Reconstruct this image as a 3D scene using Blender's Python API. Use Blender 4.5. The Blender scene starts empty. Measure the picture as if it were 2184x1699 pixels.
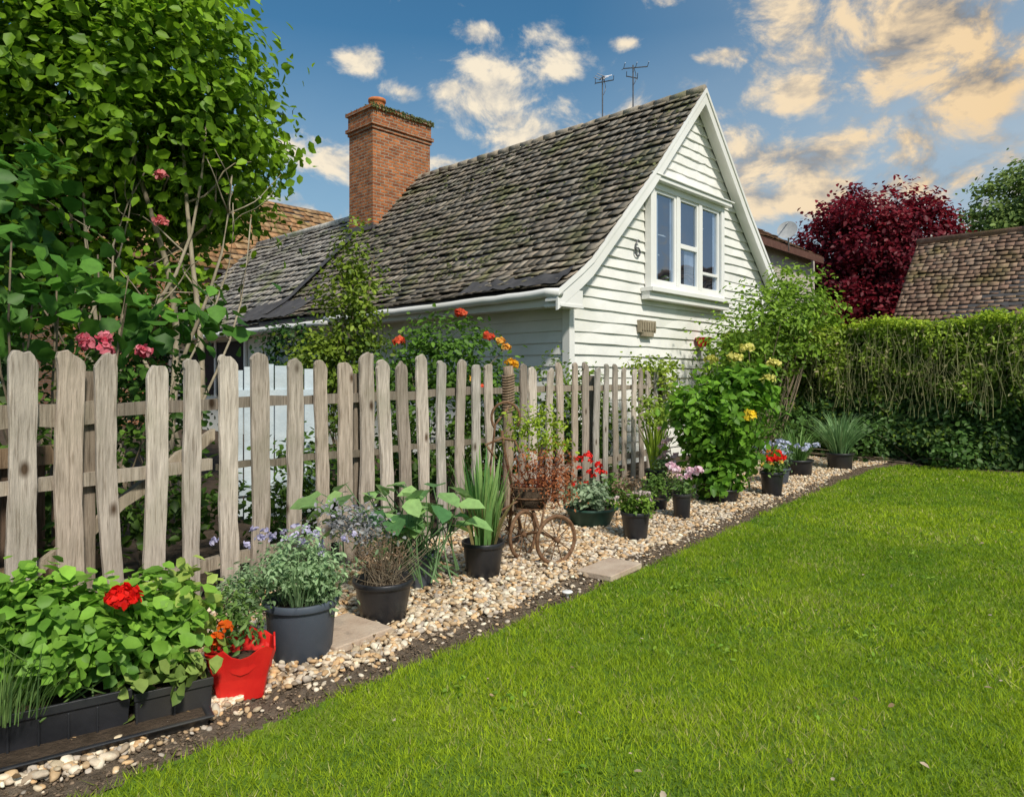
import bpy, bmesh, math, numpy as np
from mathutils import Vector, Matrix
rng=np.random.default_rng(7)
sc=bpy.context.scene
EYE=1.3
CR,SR=0.6895,0.7243
def W(X,Y,z=0.0):            # local garden survey frame (metres) -> world
    return np.array([CR*X+SR*Y,-SR*X+CR*Y,z])
def n3(a): 
    a=np.asarray(a,float); return a/np.maximum(np.linalg.norm(a,axis=-1,keepdims=True),1e-9)

# ------------------------------------------------------------------ helpers
def link(o,parent=None):
    sc.collection.objects.link(o)
    if parent is not None: o.parent=parent
    return o
def empty(name,loc=(0,0,0)):
    e=bpy.data.objects.new(name,None); e.empty_display_size=.2; e.location=loc
    sc.collection.objects.link(e)
    bpy.context.view_layer.update()
    return e
def mesh_np(name,V,F,mat,C=None,smooth=False,parent=None):
    V=np.asarray(V,np.float32); 
    me=bpy.data.meshes.new(name)
    if isinstance(F,np.ndarray):
        k=F.shape[1]; m=F.shape[0]
        me.vertices.add(len(V)); me.vertices.foreach_set('co',V.ravel())
        me.loops.add(m*k); me.loops.foreach_set('vertex_index',F.astype(np.int32).ravel())
        me.polygons.add(m); me.polygons.foreach_set('loop_start',np.arange(0,m*k,k,dtype=np.int32))
        me.polygons.foreach_set('loop_total',np.full(m,k,dtype=np.int32))
        me.update(calc_edges=True)
    else:
        me.from_pydata([tuple(map(float,v)) for v in V],[],F); me.update()
    if C is not None:
        C=np.asarray(C,np.float32)
        if C.shape[1]==3: C=np.hstack([C,np.ones((len(C),1),np.float32)])
        at=me.color_attributes.new('Col','FLOAT_COLOR','POINT'); at.data.foreach_set('color',C.ravel())
    if smooth: me.polygons.foreach_set('use_smooth',np.ones(len(me.polygons),dtype=bool))
    me.materials.append(mat)
    o=bpy.data.objects.new(name,me)
    link(o)
    if parent is not None:
        o.parent=parent; o.matrix_parent_inverse=parent.matrix_world.inverted()
    return o
class MB:
    def __init__(s): s.v=[];s.f=[];s.c=[];s.n=0
    def add(s,V,F,col=(1,1,1)):
        V=np.asarray(V,float); s.v.append(V)
        for f in F: s.f.append([i+s.n for i in f])
        c=np.asarray(col,float)
        s.c.append(np.tile(c,(len(V),1)) if c.ndim==1 else c); s.n+=len(V)
    def box(s,lo,hi,col=(1,1,1)):
        x0,y0,z0=lo;x1,y1,z1=hi
        V=[(x0,y0,z0),(x1,y0,z0),(x1,y1,z0),(x0,y1,z0),(x0,y0,z1),(x1,y0,z1),(x1,y1,z1),(x0,y1,z1)]
        s.add(V,[(0,3,2,1),(4,5,6,7),(0,1,5,4),(1,2,6,5),(2,3,7,6),(3,0,4,7)],col)
    def obox(s,p,ax,ay,az,col=(1,1,1)):   # origin corner-centre p with half vectors
        p=np.asarray(p,float);V=[]
        for k in (-1,1):
            for (i,j) in ((-1,-1),(1,-1),(1,1),(-1,1)): V.append(p+i*np.asarray(ax)+j*np.asarray(ay)+k*np.asarray(az))
        s.add(V,[(0,3,2,1),(4,5,6,7),(0,1,5,4),(1,2,6,5),(2,3,7,6),(3,0,4,7)],col)
    def tube(s,P,R,seg=8,col=(1,1,1),closed=False):
        P=np.asarray(P,float); n=len(P); R=np.broadcast_to(np.asarray(R,float),(n,))
        T=np.gradient(P,axis=0)
        if closed: T=np.roll(P,-1,0)-np.roll(P,1,0)
        T=n3(T); up=np.array([0.13,0.21,.97]); 
        A=np.cross(T,up); bad=np.linalg.norm(A,axis=1)<.15; A[bad]=np.cross(T[bad],[1,0.1,0]); A=n3(A); B=np.cross(T,A)
        th=np.arange(seg)*2*math.pi/seg
        V=(P[:,None,:]+R[:,None,None]*(np.cos(th)[None,:,None]*A[:,None,:]+np.sin(th)[None,:,None]*B[:,None,:])).reshape(-1,3)
        F=[]
        for i in range(n if closed else n-1):
            a=i*seg;b=((i+1)%n)*seg
            for j in range(seg): F.append((a+j,a+(j+1)%seg,b+(j+1)%seg,b+j))
        if not closed:
            F.append(tuple(range(seg))[::-1]); F.append(tuple((n-1)*seg+j for j in range(seg)))
        s.add(V,F,col)
    def lathe(s,c,prof,seg=28,col=(1,1,1),squash=None):
        c=np.asarray(c,float); th=np.arange(seg)*2*math.pi/seg; V=[]
        for (r,z) in prof:
            for t in th: V.append(c+np.array([r*math.cos(t),r*math.sin(t),z]))
        F=[]
        for i in range(len(prof)-1):
            for j in range(seg): F.append((i*seg+j,i*seg+(j+1)%seg,(i+1)*seg+(j+1)%seg,(i+1)*seg+j))
        s.add(V,F,col)
    def obj(s,name,mat,parent=None,smooth=False):
        return mesh_np(name,np.vstack(s.v),s.f,mat,np.vstack(s.c),smooth,parent)

# ------------------------------------------------------------------ materials
def newmat(name):
    m=bpy.data.materials.new(name); m.use_nodes=True; nt=m.node_tree; nt.nodes.clear()
    out=nt.nodes.new('ShaderNodeOutputMaterial'); return m,nt,out
def N(nt,t,**kw):
    n=nt.nodes.new(t)
    for k,v in kw.items():
        if k.startswith('i_'):
            key=k[2:]; key=int(key) if key.isdigit() else key
            n.inputs[key].default_value=v
        else: setattr(n,k,v)
    return n
def L(nt,a,b): nt.links.new(a,b)
def c4(c): return (c[0],c[1],c[2],1)
def surf(name,c1,c2,scale=5,rough=.8,bump=.2,bscale=None,stretch=(1,1,1),usecol=False,spec=.3,detail=6,dist=.02,metal=0,c3=None,knots=False):
    m,nt,out=newmat(name)
    tc=N(nt,'ShaderNodeTexCoord'); mp=N(nt,'ShaderNodeMapping'); mp.inputs['Scale'].default_value=stretch
    L(nt,tc.outputs['Object'],mp.inputs[0])
    no=N(nt,'ShaderNodeTexNoise',i_Scale=scale,i_Detail=detail,i_Roughness=.6); L(nt,mp.outputs[0],no.inputs['Vector'])
    cr=N(nt,'ShaderNodeValToRGB'); cr.color_ramp.elements[0].position=.3; cr.color_ramp.elements[1].position=.7
    cr.color_ramp.elements[0].color=c4(c1); cr.color_ramp.elements[1].color=c4(c2)
    L(nt,no.outputs['Fac'],cr.inputs[0]); col=cr.outputs[0]
    if c3:
        n3_=N(nt,'ShaderNodeTexNoise',i_Scale=scale*.22,i_Detail=4); L(nt,tc.outputs['Object'],n3_.inputs['Vector'])
        r3=N(nt,'ShaderNodeValToRGB'); r3.color_ramp.elements[0].position=.52; r3.color_ramp.elements[1].position=.68
        L(nt,n3_.outputs['Fac'],r3.inputs[0])
        mx=N(nt,'ShaderNodeMixRGB'); mx.inputs[2].default_value=c4(c3); L(nt,r3.outputs[0],mx.inputs[0]); L(nt,col,mx.inputs[1]); col=mx.outputs[0]
    if knots:
        vo=N(nt,'ShaderNodeTexVoronoi',i_Scale=4.5); m2=N(nt,'ShaderNodeMapping'); m2.inputs['Scale'].default_value=(1,1,.55); L(nt,tc.outputs['Object'],m2.inputs[0]); L(nt,m2.outputs[0],vo.inputs['Vector'])
        rk=N(nt,'ShaderNodeValToRGB'); rk.color_ramp.elements[0].position=.05; rk.color_ramp.elements[1].position=.13; rk.color_ramp.elements[0].color=(.2,.15,.11,1)
        L(nt,vo.outputs['Distance'],rk.inputs[0]); mk=N(nt,'ShaderNodeMixRGB',blend_type='MULTIPLY'); mk.inputs[0].default_value=1; L(nt,col,mk.inputs[1]); L(nt,rk.outputs[0],mk.inputs[2]); col=mk.outputs[0]
        # fine cracks
        nk=N(nt,'ShaderNodeTexNoise',i_Scale=38.,i_Detail=4); m4=N(nt,'ShaderNodeMapping'); m4.inputs['Scale'].default_value=(3,3,.16); L(nt,tc.outputs['Object'],m4.inputs[0]); L(nt,m4.outputs[0],nk.inputs['Vector'])
        r4=N(nt,'ShaderNodeValToRGB'); r4.color_ramp.elements[0].position=.34; r4.color_ramp.elements[1].position=.45; r4.color_ramp.elements[0].color=(.42,.38,.34,1)
        L(nt,nk.outputs['Fac'],r4.inputs[0]); mk=N(nt,'ShaderNodeMixRGB',blend_type='MULTIPLY'); mk.inputs[0].default_value=.6; L(nt,col,mk.inputs[1]); L(nt,r4.outputs[0],mk.inputs[2]); col=mk.outputs[0]
    if usecol:
        at=N(nt,'ShaderNodeAttribute',attribute_name='Col'); mx=N(nt,'ShaderNodeMixRGB',blend_type='MULTIPLY'); mx.inputs[0].default_value=1
        L(nt,col,mx.inputs[1]); L(nt,at.outputs['Color'],mx.inputs[2]); col=mx.outputs[0]
    b=N(nt,'ShaderNodeBsdfPrincipled',i_Roughness=rough,i_Metallic=metal); b.inputs['Specular IOR Level'].default_value=spec
    L(nt,col,b.inputs['Base Color'])
    if bump>0:
        nb=N(nt,'ShaderNodeTexNoise',i_Scale=bscale or scale*3,i_Detail=8,i_Roughness=.65); L(nt,mp.outputs[0],nb.inputs['Vector'])
        bp=N(nt,'ShaderNodeBump',i_Strength=bump,i_Distance=dist); L(nt,nb.outputs['Fac'],bp.inputs['Height']); L(nt,bp.outputs[0],b.inputs['Normal'])
    L(nt,b.outputs[0],out.inputs[0]); return m
def leafmat(name,rough=.5,trans=.35,spec=.35,gain=1.0):
    m,nt,out=newmat(name)
    at=N(nt,'ShaderNodeAttribute',attribute_name='Col')
    tc=N(nt,'ShaderNodeTexCoord'); no=N(nt,'ShaderNodeTexNoise',i_Scale=30.,i_Detail=3); L(nt,tc.outputs['Object'],no.inputs['Vector'])
    mr=N(nt,'ShaderNodeMapRange',i_3=.65*gain,i_4=1.35*gain); L(nt,no.outputs['Fac'],mr.inputs[0])
    mx=N(nt,'ShaderNodeVectorMath',operation='SCALE'); L(nt,at.outputs['Color'],mx.inputs[0]); L(nt,mr.outputs[0],mx.inputs['Scale'])
    b=N(nt,'ShaderNodeBsdfPrincipled',i_Roughness=rough); b.inputs['Specular IOR Level'].default_value=spec
    t=N(nt,'ShaderNodeBsdfTranslucent'); ms=N(nt,'ShaderNodeMixShader'); ms.inputs[0].default_value=trans
    L(nt,mx.outputs[0],b.inputs['Base Color']); L(nt,mx.outputs[0],t.inputs[0]); L(nt,b.outputs[0],ms.inputs[1]); L(nt,t.outputs[0],ms.inputs[2]); L(nt,ms.outputs[0],out.inputs[0])
    return m
M_leaf=leafmat('leaf',.5,.38,.3,1.3); M_grass=leafmat('grass_blade',.6,.38,.15,1.12); M_petal=leafmat('petal',.6,.3,.15)
M_bark=surf('bark',(.12,.095,.065),(.28,.22,.15),12,.9,.6,stretch=(1,1,.3))
M_stem=surf('pale_stem',(.22,.18,.12),(.42,.36,.26),14,.9,.5,stretch=(1,1,.3))
M_white=surf('white_paint',(.74,.735,.70),(.85,.84,.80),3,.55,.14,40,c3=(.66,.66,.60))
M_trim=surf('trim_paint',(.78,.775,.75),(.85,.845,.82),2,.45,.08,30,c3=(.72,.71,.66))
M_cream=surf('cream_render',(.70,.68,.60),(.80,.78,.70),2,.8,.3,60)
M_tile=surf('roof_tile',(.55,.53,.50),(1.25,1.2,1.13),7,.9,.8,26,usecol=True,c3=(.62,.68,.42),spec=.15,dist=.014)
M_wood=surf('weathered_wood',(.62,.60,.57),(1.22,1.20,1.17),14,.85,.9,26,stretch=(3,3,.3),usecol=True,spec=.15,dist=.01,c3=(.76,.76,.70),knots=True)
M_black=surf('black_plastic',(.012,.013,.016),(.03,.03,.035),6,.38,.08,40,spec=.5,c3=(.06,.055,.048))
M_slate=surf('blue_grey_plastic',(.06,.075,.10),(.085,.10,.13),6,.5,.08,40,c3=(.12,.125,.13))
M_red=surf('red_plastic',(.60,.012,.012),(.75,.03,.02),8,.4,.1,30,spec=.4)
M_greenp=surf('green_plastic',(.02,.06,.045),(.04,.09,.07),6,.5,.1,30)
M_soil=surf('soil',(.045,.03,.018),(.13,.09,.06),14,.95,1.,60,dist=.03)
M_bare=surf('border_soil',(.12,.088,.06),(.27,.205,.145),20,.95,1.,70,dist=.03)
M_gbase=surf('gravel_base',(.22,.16,.11),(.42,.33,.24),40,.95,1.,90,dist=.02)
M_peb=surf('pebble',(.80,.77,.75),(1.25,1.25,1.2),40,.75,.15,90,usecol=True,spec=.3,dist=.004)
M_slab=surf('sandstone_slab',(.42,.31,.23),(.58,.47,.36),7,.9,.4,50)
M_rust=surf('rusty_iron',(.12,.055,.025),(.28,.17,.10),30,.8,.4,80,metal=.2)
M_metal=surf('grey_metal',(.12,.12,.13),(.2,.2,.21),10,.4,.05,metal=.8)
M_dish=surf('dish_paint',(.36,.37,.38),(.45,.46,.46),10,.5,.05)
M_lead=surf('lead_flashing',(.045,.043,.045),(.10,.095,.095),4,.7,.3,20)
M_terra=surf('terracotta',(.45,.13,.04),(.6,.22,.08),10,.8,.2,50)
M_fasc=surf('brown_fascia',(.09,.04,.03),(.14,.07,.05),10,.7,.2,50)
M_dark=surf('dark_interior',(.008,.009,.012),(.02,.02,.025),3,.7,0)
M_door=surf('pale_blue_boards',(.44,.52,.57),(.60,.67,.71),4,.7,.3,20,c3=(.38,.42,.40))
M_lawnb=surf('lawn_base',(.06,.13,.012),(.16,.26,.025),9,.95,.6,60,c3=(.2,.26,.03),dist=.02)
M_ground=surf('ground_green',(.05,.08,.02),(.11,.13,.04),3,.95,.5,30)
M_cut=surf('curtain',(.40,.44,.50),(.62,.65,.70),4,.9,.1)
M_hcore=surf('hedge_core',(.01,.022,.004),(.03,.055,.01),8,.95,1.,20,dist=.05)
M_peach=surf('plaster_wall',(.42,.38,.33),(.55,.5,.44),3,.9,.2)
def brickmat(name,ca,cb,mortar,bw=.225,bh=.075,ms=.01):
    m,nt,out=newmat(name)
    tc=N(nt,'ShaderNodeTexCoord'); sp=N(nt,'ShaderNodeSeparateXYZ'); L(nt,tc.outputs['Object'],sp.inputs[0])
    ad=N(nt,'ShaderNodeMath',operation='ADD'); L(nt,sp.outputs[0],ad.inputs[0]); L(nt,sp.outputs[1],ad.inputs[1])
    cb_=N(nt,'ShaderNodeCombineXYZ'); L(nt,ad.outputs[0],cb_.inputs[0]); L(nt,sp.outputs[2],cb_.inputs[1])
    wn=N(nt,'ShaderNodeTexNoise',i_Scale=6.,i_Detail=2); L(nt,tc.outputs['Object'],wn.inputs['Vector'])
    ws=N(nt,'ShaderNodeVectorMath',operation='SCALE'); ws.inputs['Scale'].default_value=.03; L(nt,wn.outputs['Color'],ws.inputs[0])
    wa=N(nt,'ShaderNodeVectorMath',operation='ADD'); L(nt,cb_.outputs[0],wa.inputs[0]); L(nt,ws.outputs[0],wa.inputs[1])
    br=N(nt,'ShaderNodeTexBrick'); br.inputs['Scale'].default_value=1; br.inputs['Brick Width'].default_value=bw; br.inputs['Row Height'].default_value=bh; br.inputs['Mortar Size'].default_value=ms
    br.inputs['Mortar Smooth'].default_value=.3; br.inputs['Bias'].default_value=0
    br.inputs['Color1'].default_value=c4(ca); br.inputs['Color2'].default_value=c4(cb); br.inputs['Mortar'].default_value=c4(mortar)
    L(nt,wa.outputs[0],br.inputs['Vector'])
    no=N(nt,'ShaderNodeTexNoise',i_Scale=7.,i_Detail=8,i_Roughness=.7); L(nt,tc.outputs['Object'],no.inputs['Vector'])
    mr=N(nt,'ShaderNodeMapRange',i_1=.25,i_2=.75,i_3=.45,i_4=1.35); L(nt,no.outputs['Fac'],mr.inputs[0])
    sc_=N(nt,'ShaderNodeVectorMath',operation='SCALE'); L(nt,br.outputs['Color'],sc_.inputs[0]); L(nt,mr.outputs[0],sc_.inputs['Scale'])
    b=N(nt,'ShaderNodeBsdfPrincipled',i_Roughness=.9); b.inputs['Specular IOR Level'].default_value=.2
    L(nt,sc_.outputs[0],b.inputs['Base Color'])
    iv=N(nt,'ShaderNodeMath',operation='SUBTRACT'); iv.inputs[0].default_value=1; L(nt,br.outputs['Fac'],iv.inputs[1])
    a2=N(nt,'ShaderNodeMath',operation='ADD'); L(nt,iv.outputs[0],a2.inputs[0]); L(nt,no.outputs['Fac'],a2.inputs[1])
    bp=N(nt,'ShaderNodeBump',i_Strength=.9,i_Distance=.02); L(nt,a2.outputs[0],bp.inputs['Height']); L(nt,bp.outputs[0],b.inputs['Normal'])
    L(nt,b.outputs[0],out.inputs[0]); return m
M_brick=brickmat('chimney_brick',(.54,.18,.06),(.26,.08,.035),(.36,.28,.2),ms=.014)
M_brick2=brickmat('old_brick',(.40,.18,.09),(.30,.13,.07),(.3,.25,.2))
def glassmat():
    m,nt,out=newmat('window_glass')
    t=N(nt,'ShaderNodeBsdfTransparent'); t.inputs[0].default_value=(.75,.82,.9,1); g=N(nt,'ShaderNodeBsdfGlossy'); g.inputs['Roughness'].default_value=.03; g.inputs[0].default_value=(.65,.8,1,1)
    ms=N(nt,'ShaderNodeMixShader'); ms.inputs[0].default_value=.34
    tc=N(nt,'ShaderNodeTexCoord'); no=N(nt,'ShaderNodeTexNoise',i_Scale=1.6,i_Detail=1); L(nt,tc.outputs['Object'],no.inputs['Vector']); bp=N(nt,'ShaderNodeBump',i_Strength=.12,i_Distance=.1); L(nt,no.outputs['Fac'],bp.inputs['Height']); L(nt,bp.outputs[0],g.inputs['Normal'])
    L(nt,t.outputs[0],ms.inputs[1]); L(nt,g.outputs[0],ms.inputs[2]); L(nt,ms.outputs[0],out.inputs[0]); return m
M_glass=glassmat()

# ------------------------------------------------------------------ foliage
LT=np.array([[0,0,0],[.28,.42,.06],[.68,.34,.02],[1,0,-.12],[.68,-.34,.02],[.28,-.42,.06]])
def leaf_arrays(P,Nn,size,aspect,cols,droop=0.0,D=None):
    n=len(P); Nn=n3(Nn)
    if D is None:
        D=rng.normal(size=(n,3)); D[:,2]-=droop
    D=D-(D*Nn).sum(1,keepdims=True)*Nn; D=n3(D); B=np.cross(Nn,D)
    s=np.broadcast_to(np.asarray(size,float),(n,)).reshape(n,1,1)
    V=P[:,None,:]+s*(LT[None,:,0:1]*D[:,None,:]+aspect*LT[None,:,1:2]*B[:,None,:]+LT[None,:,2:3]*Nn[:,None,:])
    V=V.reshape(-1,3); base=(np.arange(n)*6)[:,None]
    F=np.vstack([base+np.array([[0,1,2,3]]),base+np.array([[0,3,4,5]])])
    C=np.repeat(cols,6,axis=0)
    return V,F,C
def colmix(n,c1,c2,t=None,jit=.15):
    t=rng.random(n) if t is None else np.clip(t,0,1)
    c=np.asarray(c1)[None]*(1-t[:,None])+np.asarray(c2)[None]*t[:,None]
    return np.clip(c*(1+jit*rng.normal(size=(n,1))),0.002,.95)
def clumps(ells,nc,per,cr,shell=.45,yel=.0):
    """ells: list of (center,(rx,ry,rz)) -> leaf pos, normals, t (0 inner/dark..1 top/light)"""
    vol=np.array([e[1][0]*e[1][1]*e[1][2] for e in ells])**.7; vol/=vol.sum()
    idx=rng.choice(len(ells),nc,p=vol)
    cen=np.array([e[0] for e in ells])[idx]; rad=np.array([e[1] for e in ells])[idx]
    d=n3(rng.normal(size=(nc,3))); u=shell+(1.04-shell)*rng.random((nc,1))**.7
    cc=cen+d*u*rad
    crs=cr*(.6+.8*rng.random((nc,1)))
    P=np.repeat(cc,per,0)+np.repeat(crs,per,0)*rng.normal(size=(nc*per,3))*np.array([.5,.5,.4])
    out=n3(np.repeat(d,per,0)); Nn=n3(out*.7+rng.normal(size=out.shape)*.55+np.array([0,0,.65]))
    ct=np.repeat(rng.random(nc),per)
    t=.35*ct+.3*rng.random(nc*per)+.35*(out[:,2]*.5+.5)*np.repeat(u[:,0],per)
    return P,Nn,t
def foliage(name,ells,nc,per,cr,size,cd,cl,parent=None,aspect=.75,shell=.45,mat=None,droop=.3,zmin=None,sv=.35):
    P,Nn,t=clumps(ells,nc,per,cr,shell)
    if zmin is not None:
        k=P[:,2]>zmin; P,Nn,t=P[k],Nn[k],t[k]
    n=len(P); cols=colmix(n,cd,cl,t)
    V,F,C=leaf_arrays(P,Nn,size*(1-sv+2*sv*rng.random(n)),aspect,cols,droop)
    return mesh_np(name,V,F,mat or M_leaf,C,False,parent)
def blades(name,c,n,h,spread,w,cd,cl,parent=None,curve=.5,rb=.05,seg=5):
    V=[];F=[];C=[]
    for i in range(n):
        a=rng.random()*6.283; hh=h*(.55+.5*rng.random()); sp=spread*rng.random()**.7
        b=np.array([math.cos(a),math.sin(a),0]); side=np.array([-math.sin(a+rng.normal()*.6),math.cos(a+rng.normal()*.3),0])
        p0=np.asarray(c)+rb*rng.random()*np.array([math.cos(a),math.sin(a),0])
        col=colmix(1,cd,cl)[0]; k0=len(V)
        for j in range(seg+1):
            t=j/seg; ww=w*(1-t**2.2)*.5*(.6+.4*min(1,t*4))+.0005
            p=p0+b*sp*(t*(1-curve)+curve*t**2.5)+np.array([0,0,hh*(t-curve*.25*t**4*(sp/max(spread,.01)))])
            V.append(p-side*ww);V.append(p+side*ww);C+= [col,col]
            if j: F.append((k0+2*j-2,k0+2*j-1,k0+2*j+1,k0+2*j))
    return mesh_np(name,V,F,M_leaf,np.array(C),False,parent)
def bloom(name,cs,r,cd,cl,parent=None,per=60,psize=.02,flat=.75):
    cs=np.asarray(cs,float).reshape(-1,3); P=[];Nn=[]
    for c in cs:
        d=n3(rng.normal(size=(per,3))); d[:,2]=np.abs(d[:,2])*.9-.15
        P.append(c+d*r*np.array([1,1,flat])*(.7+.3*rng.random((per,1)))); Nn.append(n3(d+rng.normal(size=d.shape)*.35))
    P=np.vstack(P);Nn=np.vstack(Nn); cols=colmix(len(P),cd,cl,None,.1)
    V,F,C=leaf_arrays(P,Nn,psize*(.7+.6*rng.random(len(P))),1.1,cols)
    return mesh_np(name,V,F,M_petal,C,False,parent)
def stems(name,base,tips,r=.004,col=(.05,.09,.02),parent=None,mat=None,rb=.03):
    m=MB()
    for t in tips:
        t=np.asarray(t,float); b=np.asarray(base)+rng.normal(size=3)*np.array([rb,rb,0]); mid=(b+t)/2+rng.normal(size=3)*.08*np.linalg.norm(t-b)
        u=np.linspace(0,1,6)[:,None]; P=(1-u)**2*b+2*u*(1-u)*mid+u*u*t
        m.tube(P,np.linspace(r,r*.5,6),5,col)
    return m.obj(name,mat or M_leaf,parent)
def pot(parent,c,rt,rb,h,mat,name='pot',seg=32):
    m=MB(); rim=.012
    m.lathe(c,[(0,.003),(rb*.97,0),(rb,.004),(rt*.97,h*.86),(rt*.975,h*.87),(rt*1.045,h*.875),(rt*1.06,h*.89),(rt*1.06,h*.985),(rt*1.04,h),(rt*.98,h),(rt*.955,h*.97),(rt*.93,h*.8),(rb*.8,h*.75)],seg)
    o=m.obj(name,mat,parent,True)
    s=MB(); s.lathe(np.asarray(c)+[0,0,h*.82],[(rt*.94,0),(rt*.5,.012),(.001,.018)],20); s.obj('soil',M_soil,parent,True)
    return o

# ------------------------------------------------------------------ ground / lawn / gravel
er=[-4,.83,2.4,4.3,6.9,11.0,11.9,13]; el=[2.42,2.48,2.55,2.69,2.96,3.22,3.05,2.9]
def edge(r): return np.interp(r,er,el)
m=MB(); m.add([(-300,-300,-.03),(300,-300,-.03),(300,300,-.03),(-300,300,-.03)],[(0,1,2,3)]); m.obj('ground',M_ground)
def strip(name,lo,hi,z,mat,r0=-4,r1=12.6,nr=160,nl=6,amp=0):
    V=[];F=[]
    rs=np.linspace(r0,r1,nr)
    for i,r in enumerate(rs):
        for j in range(nl):
            t=j/(nl-1); l=lo(r)*(1-t)+hi(r)*t
            V.append((r,l,z+amp*rng.normal()))
            if i and j: k=i*nl+j; F.append((k-nl-1,k-1,k,k-nl))
    return mesh_np(name,V,F,mat,None,True)
lawn=empty('lawn')
o=strip('lawn_surface',lambda r:-9+0*r,lambda r:edge(r)+.01*math.sin(r*7)+.01*math.sin(r*17),.0,M_lawnb,nl=40,r1=11.75); o.parent=lawn
strip('soil_border',lambda r:edge(r)-.03,lambda r:edge(r)+.27,-.004,M_bare,nr=500,nl=10,amp=.006)
strip('hedge_bed_soil',lambda r:-9,lambda r:3.4,-.008,M_soil,r0=11.6,r1=13.4,nr=30,nl=200,amp=.012)
strip('garden_soil',lambda r:edge(r)+.9,lambda r:24,-.012,M_soil,r1=24,r0=-6)
# grass blades
def scatter_lawn(d0,d1,dens):
    A=(13.5)*(13); n=int(A*dens*1.0)
    r=rng.uniform(-1.2,12.3,n); l=rng.uniform(-9.5,3.5,n)
    d=np.hypot(r,l); ang=np.degrees(np.arctan2(l,r))-43.6
    wob=.018*np.sin(r*9)+.012*np.sin(r*23+1)+.02*rng.normal(size=n)
    k=(d>d0)&(d<=d1)&(np.abs(ang)<62)&(l<edge(r)+wob-.005)&(r<11.75+.03*np.sin(l*5)+.04*rng.normal(size=n))
    return r[k],l[k]
# smooth random field for patches in the turf
gr=np.random.default_rng(3)
_g=[gr.random((64,64)) for _ in range(4)]
def vnoise(x,y,g):
    xi=np.floor(x).astype(int);yi=np.floor(y).astype(int);fx=x-xi;fy=y-yi; fx=fx*fx*(3-2*fx);fy=fy*fy*(3-2*fy)
    a=g[xi%64,yi%64];b=g[(xi+1)%64,yi%64];c=g[xi%64,(yi+1)%64];d=g[(xi+1)%64,(yi+1)%64]
    return (a*(1-fx)+b*fx)*(1-fy)+(c*(1-fx)+d*fx)*fy
GV=[];GC=[]
for d0,d1,dens,w,h in ((1.2,3.6,17000,.0042,.027),(3.6,6.5,8500,.0065,.030),(6.5,10,3800,.010,.032),(10,16,2200,.014,.034)):
    r,l=scatter_lawn(d0,d1,dens); n=len(r)
    a=rng.random(n)*6.283; lean=rng.normal(size=(n,2))*.6
    big=vnoise(r*.55+3,l*.55+9,_g[0]); mid=vnoise(r*2.1,l*2.1+30,_g[1]); fin=vnoise(r*8,l*8+30,_g[2]); ff=vnoise(r*22,l*22+30,_g[3])
    pn=.42*big+.28*mid+.20*fin+.18*ff-.04
    hh=h*(.5+.7*rng.random(n))*(.7+.55*pn)*(.8+.5*fin)
    w_=w*(.7+.6*rng.random(n))
    P=np.stack([r,l,np.full(n,-.002)],1); sd=np.stack([np.cos(a),np.sin(a),0*a],1)*w_[:,None]*.5
    tip=P+np.stack([lean[:,0]*hh,lean[:,1]*hh,hh],1)
    GV.append(np.stack([P-sd,P+sd,tip],1).reshape(-1,3))
    c=colmix(n,(.085,.195,.010),(.44,.55,.024),-.12+1.05*pn+.45*(rng.random(n)-.35),.16)
    y=rng.random(n)<(.05+.10*(mid>.75)); c[y]=colmix(y.sum(),(.38,.38,.12),(.56,.50,.22))
    GC.append(np.repeat(c,3,0))
GV=np.vstack(GV);GC=np.vstack(GC)
mesh_np('grass_blades',GV,np.arange(len(GV)).reshape(-1,3),M_grass,GC,False,lawn)
# broad-leaf weeds / clover tufts in the lawn
n=2600; kx=rng.integers(0,260,n); cx=rng.uniform(.5,9,260); cy=rng.uniform(-5,2.3,260)
P=np.stack([cx[kx]+.045*rng.normal(size=n),cy[kx]+.045*rng.normal(size=n),.014+.014*rng.random(n)],1)
V,F,C=leaf_arrays(P,np.tile([0,0,1.],(n,1))+rng.normal(size=(n,3))*.4,.016+.02*rng.random(n),.6,colmix(n,(.10,.22,.02),(.30,.44,.06)))
mesh_np('clover_tufts',V,F,M_grass,C,False,lawn)
# fallen petals on the lawn
n=300; r=rng.uniform(0,11,n); l=rng.uniform(-6,2.4,n); P=np.stack([r,l,np.full(n,.028)],1)
V,F,C=leaf_arrays(P,np.tile([0,0,1.],(n,1))+rng.normal(size=(n,3))*.4,.012+.022*rng.random(n),.8,colmix(n,(.40,.25,.13),(.8,.65,.5)))
mesh_np('fallen_petals',V,F,M_petal,C,False,lawn)

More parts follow.
